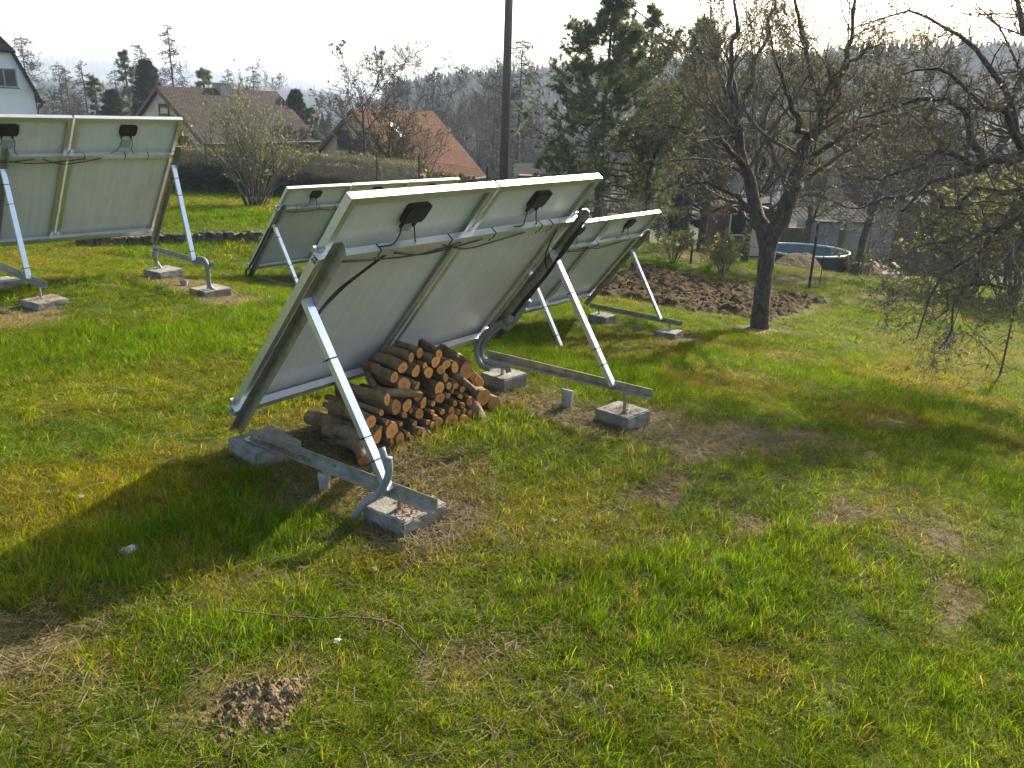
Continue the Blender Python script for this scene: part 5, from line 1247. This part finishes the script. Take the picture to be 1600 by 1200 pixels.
# skylight lies in the roof slope
sc_ = R0 + u*2.6 + v*1.05 + np.array([0, 0, -1.05 + .04]); mb = MB(); mb.bar(sc_ - u*.3, sc_ + u*.3, sl*.5, np.array([v[0]*.707, v[1]*.707, .707])*.04); child(mb.build('skylight', 'skylight', None), T)
mid = R0 + u*5.2 + v*2.93; window(T, np.array([mid[0], mid[1], ez - 1.0]), u, 1.1, .9, v, 'trim', 2)
window(T, np.array([*(R0 + u*8.0 + v*2.93)[:2], ez - 1.0]), u, .8, .9, v, 'trim', 1)
# white house at the left edge: gable wall with a half-hipped brown roof
def white_house():
    d = 37.; fwd = ray(30, 140)*[1, 1, 0]; fwd /= np.linalg.norm(fwd); al = math.radians(10); fwd = np.array([fwd[0]*math.cos(al) - fwd[1]*math.sin(al), fwd[0]*math.sin(al) + fwd[1]*math.cos(al), 0]); right = np.array([fwd[1], -fwd[0], 0.])
    if np.dot(fwd, CF) < 0: fwd = -fwd
    E = at(71, 145, d); K = at(23, 74, d); ax = -34                                   # eave corner, half-hip corner, axis column
    axp = at(ax, 74, d); hw = np.dot(E - axp, right); kw = np.dot(K - axp, right); ze, zk = E[2], K[2]
    c0 = np.array([axp[0], axp[1], 0]); gzz = gz(c0[0], c0[1]) - 1.0
    T = thing('house', 'white plastered gable house with a brown half-hipped roof', 'house', (c0[0], c0[1], gzz))
    def q(s, z, dep=0.): w_ = c0 + right*s + fwd*dep; return np.array([w_[0], w_[1], z])
    mb = MB(); mb.prism([q(-hw, gzz), q(hw, gzz), q(hw, ze), q(kw, zk), q(-kw, zk), q(-hw, ze)], fwd*9); child(mb.build('wall', 'plaster_white', None), T)
    za = zk + kw*1.45
    roof_plane('roof', [q(-kw-.15, zk-.12, -.3), q(kw+.15, zk-.12, -.3), q(.05, za, 1.5), q(-.05, za, 1.5)], .12, 'roof_dark', T)
    for s in (1, -1):
        roof_plane('roof', [q(s*(hw+.28), ze-.42, -.25), q(s*(hw+.28), ze-.42, 9.2), q(s*kw, zk+.06, 9.2), q(s*kw, zk+.06, -.25)], .12, 'roof_dark', T)
        roof_plane('roof', [q(s*kw, zk+.06, -.25), q(s*kw, zk+.06, 9.2), q(0, za, 9.2), q(0, za, 1.5)], .12, 'roof_dark', T)
    mb = MB(); p0 = q(hw+.24, ze-.3, -.12); mb.tube(spline([p0, p0 + [0, 0, -.3], q(hw+.06, ze-.9, -.1), q(hw+.06, gzz+.4, -.1)], 20), .05, 8); child(mb.build('downpipe', 'trim', None), T)
    mb = MB(); mb.tube([q(hw+.3, ze-.42, -.3), q(hw+.3, ze-.42, 9.2)], .07, 8); child(mb.build('gutter', 'trim', None), T)
    w = at(6, 121, d); window(T, np.array([w[0], w[1], w[2]]) - fwd*.02, right, 1.0, .78, -fwd, 'plaster_grey', 2)
white_house()
# dark-roofed house behind the right-hand branches
T, u, v, pt, ez, gzz = gable_house('house', 'house with a dark plum tiled roof behind the right-hand branches', at(1295, 186, 44), at(1500, 180, 44), 3.6, 3.3, 'plaster_grey', 'roof_dark', over=.5)
for s in (1.2, 3.6, 5.6): window(T, np.array([*(at(1295, 186, 44) + u*s + v*3.52)[:2], ez - 1.0]), u, 1.0, 1.1, v, 'window_white', 2)
chimney(T, at(1450, 188, 44), .6, .5, 'roof_red')

# shed, clutter and pool beyond the fence
def shed():
    B = on_ground(1285, 380, 33.5); T = thing('shed', 'low shed with a grey corrugated roof behind the pool', 'shed', tuple(B))
    rt = CR*[1, 1, 0]; rt /= np.linalg.norm(rt); fw_ = np.array([-rt[1], rt[0], 0]); z1 = at(1270, 345, 33)[2]; z2 = at(1270, 314, 35)[2]
    x0, x1 = -1.5, 1.6
    def q(s, dep, z): w_ = B + rt*s + fw_*dep; return np.array([w_[0], w_[1], z])
    for i, s in enumerate(np.linspace(x0, x1, 5)):
        mb = MB(); mb.bar(q(s, 0, B[2]-.2), q(s, 0, z1), rt*.05, fw_*.05); child(mb.build('post', 'wood_old', None), T)
    mb = MB(); mb.bar(q(x0, 2.0, B[2]+.3), q(x1, 2.0, B[2]+.3), fw_*.04, np.array([0, 0, 1.])*((z1 - B[2])*.5)); child(mb.build('back_wall', 'wood_old', None), T)
    ws_ = np.linspace(x0-.25, x1+.25, 60); V = []
    for dep, z in ((-.3, z1+.05), (2.3, z2)):
        for k, s in enumerate(ws_): V.append(q(s, dep, z + .03*math.sin(k*1.9)))
    n = len(ws_); child(mk('roof', np.array(V), [(k, k+1, n+k+1, n+k) for k in range(n-1)], 'sheet', smooth=True), T)
    for k in range(11):
        s = x0 + .3*k*.5; mb = MB(); mb.bar(q(x0 + k*.14, -.02, B[2]), q(x0 + k*.14, -.02, z1 - .35), rt*.055, fw_*.012); child(mb.build('board', 'wood_old', None), T)
    return q, z1
qs, zs = shed()
o = at(1290, 357, 32.5); mb = MB(); rt = CR*[1, 1, 0]; rt /= np.linalg.norm(rt); fwv = np.array([-rt[1], rt[0], 0.])
T = thing('storage_box', 'pale boxy container standing under the shed roof edge', 'box', (o[0], o[1], gz(o[0], o[1])))
zz = o[2]; zg = gz(o[0], o[1]); o[2] = (zz + .25 + zg)/2; mb.bar(o - rt*.42, o + rt*.42, fwv*.3, np.array([0, 0, (zz + .25 - zg)/2])); o[2] = zz - .05; child(mb.build('body', 'tarp', None), T); mb = MB(); mb.bar(o - rt*.45 + [0, 0, .32], o + rt*.45 + [0, 0, .32], fwv*.33, np.array([0, 0, .03])); child(mb.build('lid', 'sheet', None), T)
def pool():
    c = at(1257, 391, 28.0); r = 1.42; z0 = gz(c[0], c[1]) - .25; T = thing('swimming_pool', 'round above-ground pool with a pale rim and blue liner', 'pool', (c[0], c[1], z0)); zt = c[2] - z0
    n = 40; a = np.arange(n)*2*math.pi/n; ring = lambda rr, z: np.stack([np.cos(a)*rr, np.sin(a)*rr, np.full(n, z)], -1)
    def band(rings, name, m):
        V = np.vstack(rings); F = [(i*n+k, i*n+(k+1) % n, (i+1)*n+(k+1) % n, (i+1)*n+k) for i in range(len(rings)-1) for k in range(n)]; mk(name, V, F, m, T, smooth=True)
    band([ring(r, 0), ring(r, zt)], 'wall', 'pool_wall'); band([ring(r*.985, zt-.02), ring(r*.985, .12), ring(.01, .12)], 'liner', 'pool_in')
    P = np.vstack([ring(r, zt+.005), ring(r, zt+.005)[:1]]); mb = MB(); mb.tube(P, .035, 8, cap=False); mb.build('rim', 'pool_rim', T, smooth=True)
    for k in range(0, n, 5): mb = MB(); mb.tube([(math.cos(a[k])*r*1.02, math.sin(a[k])*r*1.02, 0), (math.cos(a[k])*r*1.02, math.sin(a[k])*r*1.02, zt)], .03, 6); mb.build('upright', 'pool_wall', T)
    band([ring(r*.98, zt*.62), ring(.01, zt*.62)], 'water', 'water')
M['water'] = mat('pool_water', [(.05,.085,.1)], .08, 0)
pool()
def heap(name, label, a, b, d, rx, ry, h, matname, seed):
    p = on_ground(a, b, d); n = 18; V = []; rg = np.random.default_rng(seed)
    xs = np.linspace(-1, 1, n)
    for i in xs:
        for k in xs:
            rr = math.hypot(i, k); x, y = p[0] + i*rx, p[1] + k*ry; V.append((x, y, gz(x, y) - .05 + h*max(0, math.cos(min(rr, 1)*1.57))**1.3*(.6 + .7*float(fbm(np.array([x]), np.array([y]), .5, seed)[0]))*rg.uniform(.95, 1.05)))
    F = [(i*n+k, (i+1)*n+k, (i+1)*n+k+1, i*n+k+1) for i in range(n-1) for k in range(n-1)]
    tag(mk(name, V, F, matname, loc=p), label, 'heap')
heap('soil_heap', 'long low heap of dug earth in front of the pool', 1250, 408, 26.2, 2.3, .8, .55, 'soil', 1)
heap('rubble_heap', 'dark heap of rubble and brush right of the pool', 1355, 395, 27.5, 1.6, 1.0, .5, 'soil', 2)
heap('rubble_heap', 'grey heap of scrap boards further right of the pool', 1400, 388, 27, .9, .7, .35, 'wood_old', 3)
def scrap_boards():
    rg = np.random.default_rng(12)
    for k, wh in enumerate(('leftmost', 'second from the left', 'in the middle', 'second from the right', 'rightmost')):
        p = on_ground(1372 + 16*k, 392, 26.5 + rg.uniform(-.6, .6)); d = rg.normal(0, 1, 3); d[2] = rg.uniform(.05, .5); d /= np.linalg.norm(d); s = np.cross(d, [0, 0, 1]); s /= np.linalg.norm(s); mb = MB()
        L_ = rg.uniform(.6, 1.3); c = p + [0, 0, .12 + .18*rg.random()]; mb.bar(c - d*L_/2 + [0, 0, .2], c + d*L_/2 + [0, 0, .2], s*.06, np.cross(d, s)*.012)
        tag(mb.build('board', 'wood_old'), 'grey board in the scrap right of the pool, ' + wh + ' of five', 'board', 'scrap boards right of the pool')
scrap_boards()
def lean_things():
    # small red-framed cabin with white window frames, left of the apple trunk
    B = on_ground(1150, 372, 36); T = thing('garden_cabin', 'small faded red garden cabin with a white-framed opening', 'cabin', tuple(B)); zt = at(1150, 322, 36)[2]
    def q(s, dep, z): w_ = B + rt*s + fwv*dep; return np.array([w_[0], w_[1], z])
    mb = MB(); mb.bar(q(-.9, 1, (B[2]+zt)/2 - .1), q(1.6, 1, (B[2]+zt)/2 - .1), fwv*.9, np.array([0, 0, (zt-B[2])/2])); child(mb.build('wall', 'board_red', None), T)
    mb = MB(); mb.bar(q(-1.1, 1, zt-.05), q(1.8, 1, zt+.25), fwv*1.2, np.array([0, 0, .05])); child(mb.build('roof', 'sheet', None), T)
    window(T, q(.05, .1, at(1150, 350, 36)[2]), rt, .75, .95, -fwv, 'window_white', 1, False)
    mb = MB(); mb.bar(q(.8, .05, B[2]), q(.8, .05, zt-.4), rt*.3, fwv*.03); child(mb.build('door', 'window_white', None), T)
    # pale shed wall seen between the drooping branches
    B2 = on_ground(1490, 375, 33); T2 = thing('garden_shed', 'pale blue-grey garden shed behind the drooping branches', 'shed', tuple(B2)); z2 = at(1490, 318, 33)[2]
    def q2(s, dep, z): w_ = B2 + rt*s + fwv*dep; return np.array([w_[0], w_[1], z])
    mb = MB(); mb.bar(q2(-1.5, 1, (B2[2]+z2)/2-.1), q2(1.3, 1, (B2[2]+z2)/2-.1), fwv*1., np.array([0, 0, (z2-B2[2])/2])); child(mb.build('wall', 'wood_old', None), T2)
    mb = MB(); mb.bar(q2(-1.7, 1, z2), q2(1.5, 1, z2+.1), fwv*1.25, np.array([0, 0, .06])); child(mb.build('roof', 'sheet', None), T2)
    window(T2, q2(-.7, -.02, z2-.6), rt, .6, .6, -fwv, 'window_white', 2, False)
lean_things()

# utility pole and its line
PB = on_ground(786, 300, 21.5); PTp = np.array([PB[0], PB[1], PB[2] + 6.95])
T = thing('utility_pole', 'tall dark wooden utility pole with a pale cable down one side', 'pole', tuple(PB))
mb = MB(); mb.tube([PB - [0, 0, .2], (PB+PTp)/2, PTp], [.108, .097, .086], 14); child(mb.build('pole', 'pole', None, smooth=True), T)
mb = MB(); s_ = CR*.103; mb.tube([PB + s_*1.12 - CF*.02, PTp + s_*.85 - CF*.02], .009, 6); child(mb.build('cable', 'tarp', None), T)
mb = MB(); mb.bar(PTp - CR*.5*[1, 1, 0] - [0, 0, .4], PTp + CR*.5*[1, 1, 0] - [0, 0, .4], np.array([0, 0, .05]), CF*.05*[1, 1, 0]); child(mb.build('crossarm', 'pole', None), T)
for s in (-.42, .42):
    c = PTp + CR*s*[1, 1, 0] - [0, 0, .35]; mb = MB(); mb.tube([c, c + [0, 0, .1], c + [0, 0, .16]], [.04, .05, .02], 8); child(mb.build('insulator', 'tarp', None), T)
w0 = at(905, -40, 20.5); w1 = at(1335, 246, 40); w0 = PTp + CR*.42*[1, 1, 0] - [0, 0, .2]
wp = [w0*(1-t) + w1*t - np.array([0, 0, 1.0])*4*t*(1-t)*.22 for t in np.linspace(0, 1, 30)]
mb = MB(); mb.tube(wp, .024, 6); tag(mb.build('overhead_wire', 'black'), 'sagging overhead wire running from the pole to the dark-roofed house', 'wire')
w2 = at(420, 172, 47); wp = [w2*(1-t) + (PTp + CR*-.42*[1, 1, 0] - [0, 0, .2])*t - np.array([0, 0, 1.0])*4*t*(1-t)*.5 for t in np.linspace(0, 1, 24)]

# chain-link fence with posts; hedge behind it
def fence(label, pts, h, cell, posts=True, mesh=True):
    T = thing('chain_link_fence', label, 'fence', tuple(pts[0]))
    P = np.array(pts); V = []; F = []; o = 0
    for a, b in zip(P[:-1], P[1:]):
        L_ = np.linalg.norm((b-a)[:2]); d = (b-a)/L_; n = int(L_/cell); segs = []
        if mesh:
            for k in range(-int(h/cell), n):
                for s in (1, -1):
                    x0 = k*cell if s == 1 else (k + h/cell)*cell; x1 = x0 + s*h
                    z0, z1 = 0., h; X0, X1 = x0, x1
                    if s == 1:
                        if X0 < 0: z0 = -X0; X0 = 0
                        if X1 > L_: z1 = z1 - (X1-L_); X1 = L_
                    else:
                        if X0 > L_: z0 = X0-L_; X0 = L_
                        if X1 < 0: z1 = z1 + X1; X1 = 0
                    if z1 <= z0: continue
                    segs.append((a + d*X0 + [0, 0, z0], a + d*X1 + [0, 0, z1]))
            S = np.array(segs); v, f = tube_arrays(S, np.full((len(S), 2), .0026), 3); V.append(v); F.append(f + o); o += len(v)
        for z in (.05, h*.5, h):
            v, f = tube_arrays(np.array([[a + [0, 0, z], b + [0, 0, z]]]), np.full((1, 2), .004), 4); V.append(v); F.append(f + o); o += len(v)
    m = child(mk('wire_mesh', np.vstack(V), np.vstack(F), 'fence_wire'), T); m['kind'] = 'stuff'
    if posts:
        for a, b in zip(P[:-1], P[1:]):
            L_ = np.linalg.norm((b-a)[:2]); k = max(1, round(L_/2.6))
            for i in range(k):
                q = a + (b-a)*i/k; mb = MB(); mb.tube([q - [0, 0, .3], q + [0, 0, h + .12]], .025, 8); child(mb.build('post', 'rust', None), T)
    return T
f1 = [on_ground(150, 300, 25), on_ground(430, 310, 21.5), on_ground(590, 320, 21.2), on_ground(655, 320, 21.2), on_ground(760, 330, 21.5), on_ground(905, 350, 21), on_ground(1042, 370, 20.6)]
fence('chain-link fence in front of the hedge, running behind the racks', f1, 1.22, .085)
def post(label, a, b, d, ytop, r=.028, name='fence_post'):
    p = gpt(a, b); dd = float(np.dot(p - CAM, CF)); h = at(a, ytop, dd)[2] - p[2]
    mb = MB(); mb.tube([p - [0, 0, .3], p + [0, 0, h]], r, 8); mb.tube([p + [0, 0, h], p + [0, 0, h + .015]], [r*1.15, r*.9], 8); tag(mb.build(name, 'rust', loc=None), label, 'post', 'dark steel posts by the vegetable bed'); return p, h
pA, hA = post('short dark steel post between the two ochre bushes', 1079, 412, 20, 372)
pB, hB = post('tall dark steel post in front of the pool', 1264, 450, 18.5, 345)
pC, hC = post('thin dark steel rod behind the post, left inside of pool outline', 1243, 412, 27, 372, .015, 'steel_rod')
pD, hD = post('thin leaning rod right beside the tall steel post', 1280, 448, 18.5, 398, .01, 'steel_rod')
mb = MB()
e0 = f1[-1] + [0, 0, 1.22]; mb.tube([e0, pA + [0, 0, hA*.95]], .012, 5); tag(mb.build('brace_wire', 'fence_wire'), 'slanting brace wire from the fence end down to the short post', 'wire')
mb = MB(); mb.tube([pA + [0, 0, hA*.9], pB + [0, 0, hB*.55], gpt(1420, 470) + [0, 0, .9]], .005, 4); mb.tube([pA + [0, 0, hA*.6], pB + [0, 0, hB*.3]], .005, 4); tag(mb.build('fence_wire', 'fence_wire'), 'plain wire strung between the steel posts by the vegetable bed', 'wire')
def stake():
    p = gpt(1562, 588); dd = float(np.dot(p - CAM, CF)); h = at(1567, 452, dd)[2] - p[2]; mb = MB(); rg = np.random.default_rng(2)
    mb.tube(spline([p - [0, 0, .1], p + [.01, 0, h*.5], p + [.02, .01, h]], 12), np.linspace(.015, .009, 12), 6)
    for z, l, s in ((.06, .22, -1), (.04, .2, 1), (.12, .06, 1), (.42, .1, -1), (.55, .05, 1), (.5, .12, -1), (.62, .05, -1), (.95, .1, 1)):
        b_ = p + [.01, 0, z]; d = CR*s*l; mb.tube(spline([b_, b_ + d*.5 + [0, 0, -.01 if z > .1 else .02], b_ + d + [0, 0, .1 if z < .1 else -.05]], 7), np.linspace(.007, .003, 7), 5)
    T = tag(mb.build('bare_sapling', 'twig', smooth=True), 'thin upright bare sapling with short twigs at the right edge', 'sapling')
stake()
p = gpt(1475, 545); q = at(1492, 522, float(np.dot(p-CAM, CF)) + .25); mb = MB(); mb.bar(p - (q-p)*.3, q, CR*.025, CU*.02); tag(mb.build('wooden_stake', 'wood_old'), 'short wooden stake leaning in the grass under the drooping branches', 'stake')

def hedge(label, pts, h, w, seed, n):
    rg = np.random.default_rng(seed); T = thing('hedge', label, 'hedge', tuple(pts[0])); V = []; 
    P = np.array(pts); mb = MB()
    for a, b in zip(P[:-1], P[1:]):
        d = b - a; L_ = np.linalg.norm(d[:2]); sd = np.array([-d[1], d[0], 0])/L_
        mb.bar(a + [0, 0, h*.42], b + [0, 0, h*.42], sd*w*.33, np.array([0, 0, h*.44]))
        m = int(n*L_); t = rg.uniform(0, 1, m)[:, None]; face = rg.uniform(0, 1, m)
        s = np.where(face < .45, -1, np.where(face < .6, 1, rg.uniform(-1, 1, m)))*w*.5*rg.uniform(.8, 1.08, m); z = np.where(face < .6, rg.uniform(0, 1, m)**.8*h, h*(1 + rg.normal(0, .05, m)))
        hn = vnoise(t[:, 0]*L_, t[:, 0]*0, .5, seed)*.07
        V.append(a + d*t + sd*s[:, None] + np.stack([np.zeros(m), np.zeros(m), z*(1 + hn)], -1))
    p = np.vstack(V); v, f = leaf_quads(rg, p, rg.normal(0, .3, p.shape) + [0, 0, .6], .085, .8, .4)
    child(mb.build('inner_twigs', 'twig', None), T); child(mk('leaves', v, f, 'leaf_hedge'), T)
off = lambda q, k: np.array([*(q + CF*[1, 1, 0]*k)[:2], gz(*(q + CF*[1, 1, 0]*k)[:2])])
hedge('clipped greenish-brown hedge behind the chain-link fence', [off(q, 1.3) for q in f1[:4]], 1.08, .9, 5, 1900)
hedge('low dark hedge at the foot of the utility pole', [off(q, 2.2) for q in f1[3:6]], .95, .9, 6, 900)
# grey roof edge of a low outbuilding just above the nearest rack
p = on_ground(850, 290, 33); T = thing('outbuilding', 'low outbuilding with a grey sheet roof right of the utility pole', 'outbuilding', tuple(p)); zt = at(860, 268, 33)[2]
mb = MB(); mb.bar(p - CR*[1, 1, 0]*1.0 + [0, 0, (zt-p[2])/2 - .1], p + CR*[1, 1, 0]*1.6 + [0, 0, (zt-p[2])/2 - .1], fwv*1.0, np.array([0, 0, (zt-p[2])/2])); child(mb.build('wall', 'board_red', None), T)
mb = MB(); mb.bar(np.array([p[0], p[1], zt]) - CR*[1, 1, 0]*1.2 - [0, 0, .1], np.array([p[0], p[1], zt]) + CR*[1, 1, 0]*1.8 + [0, 0, .1], fwv*1.2 + [0, 0, .25], np.array([0, 0, .04])); child(mb.build('roof', 'sheet', None), T)

# ------------------------------------------------------------------ far woods (stuff)
def far_conifer_mesh(seed):
    rg = np.random.default_rng(seed); V = []; F = []; n = 7
    for k in range(7):
        z0 = .12 + k*.125; r = .17*(1 - k/7.6)*rg.uniform(.85, 1.15); i0 = len(V)
        V.append((0, 0, min(1., z0 + .26)))
        for j in range(n*2): a = math.pi*j/n + rg.uniform(-.15, .15); rr = r*(1. if j % 2 else .55)*rg.uniform(.8, 1.2); V.append((math.cos(a)*rr, math.sin(a)*rr, z0 - (.03 if j % 2 else -.02)))
        F += [(i0, i0+1+j, i0+1+(j+1) % (2*n)) for j in range(2*n)]
    me = bpy.data.meshes.new('far_conifer'); me.from_pydata(V, [], F); me.materials.append(M['forest'])
    at_ = me.attributes.new('bcol', 'FLOAT_COLOR', 'POINT'); at_.data.foreach_set('color', np.ones(len(V)*4, np.float32)); return me
def far_bare_mesh(seed):
    rg = np.random.default_rng(seed); P0, R0 = main_limbs([([[0, 0, 0], [rg.normal(0, .01), 0, .5], [rg.normal(0, .02), 0, 1]], [.014, .009, .002])], 6)
    a = grow(rg, P0, R0, 12, 38, .38, .6, up=.35, wob=.12, tmin=.3, n=4); b = grow(rg, *a, 7, 40, .5, .7, up=.25, wob=.15, n=3)
    V = []; F = []; o = 0
    for (P, R), s in ((( P0, R0), 4), (a, 3), (b, 3)):
        v, f = tube_arrays(P, np.maximum(R, .0022), s); V.append(v); F.append(f + o); o += len(v)
    me = bpy.data.meshes.new('far_bare'); V = np.vstack(V); me.from_pydata(V.tolist(), [], np.vstack(F).tolist()); me.materials.append(M['forest'])
    at_ = me.attributes.new('bcol', 'FLOAT_COLOR', 'POINT'); at_.data.foreach_set('color', np.ones(len(V)*4, np.float32)); return me
FAR = src_collection('forest_source', [far_conifer_mesh(i) for i in range(4)] + [far_bare_mesh(10 + i) for i in range(3)])
def wood(name, label, az0, az1, d0, d1, n, h0, h1, bare, seed):
    rg = np.random.default_rng(seed); A = YAW - np.radians(rg.uniform(az0, az1, n)); D = np.sqrt(rg.uniform(d0*d0, d1*d1, n)); x, y = CAM[0] + D*np.cos(A), CAM[1] + D*np.sin(A)
    z = ground(x, y); hb = bare(D, rg.uniform(0, 1, n)); idx = np.where(hb, rg.integers(4, 7, n), rg.integers(0, 4, n)); h = rg.uniform(h0, h1, n)*np.where(hb, .85, 1.)
    w = h*rg.uniform(.85, 1.2, n)*np.where(hb, 1., 1.05)
    c = np.where(hb[:, None], np.array([.036,.030,.028]), np.array([.022,.032,.022]))*rg.uniform(.7, 1.3, n)[:, None]
    scatter(name, np.stack([x, y, z - .3], -1), np.stack([np.zeros(n), np.zeros(n), rg.uniform(0, 6.28, n)], -1), np.stack([w, w, h], -1), idx, np.concatenate([c, np.ones((n, 1))], 1), FAR, label, 'forest')
wood('forest', 'hazy spruce forest along the ridge at the right', -9, 52, 330, 480, 5200, 9, 15, lambda D, u: u < np.where(D < 385, .55, .08), 1)
wood('forest', 'greyish bare wood in the hollow below the ridge', -14, 52, 95, 330, 3000, 6, 10, lambda D, u: u < .82, 2)
wood('forest', 'pale blue wooded hill in the middle distance', -34, -3, 600, 1000, 3600, 9, 14, lambda D, u: u < .35, 3)
wood('forest', 'brownish bare wood behind the houses at the left', -40, -14, 110, 420, 1500, 5, 9, lambda D, u: u < .8, 4)
wood('forest', 'faint farthest wooded ridge at the left', -42, -2, 1600, 2150, 3600, 14, 22, lambda D, u: u < .3, 5)

# ------------------------------------------------------------------ lawn grass
n_grass = plant_grass()

# ------------------------------------------------------------------ haze
def haze():
    mb = MB(); mb.box((-2600, -2600, -60), (3400, 3400, 85))
    o = mb.build('haze', 'black'); o.data.materials.clear()
    m = bpy.data.materials.new('haze_air'); m.use_nodes = True; N = m.node_tree.nodes; N.clear()
    out = N.new('ShaderNodeOutputMaterial'); pv = N.new('ShaderNodeVolumePrincipled'); pv.inputs['Color'].default_value = (.70, .83, 1.0, 1); pv.inputs['Density'].default_value = HAZE; pv.inputs['Anisotropy'].default_value = .25
    m.node_tree.links.new(pv.outputs[0], out.inputs['Volume']); o.data.materials.append(m)
    tag(o, 'thin pale spring haze over the valley and the hills', 'haze', kind='stuff')
HAZE = .00052
haze()
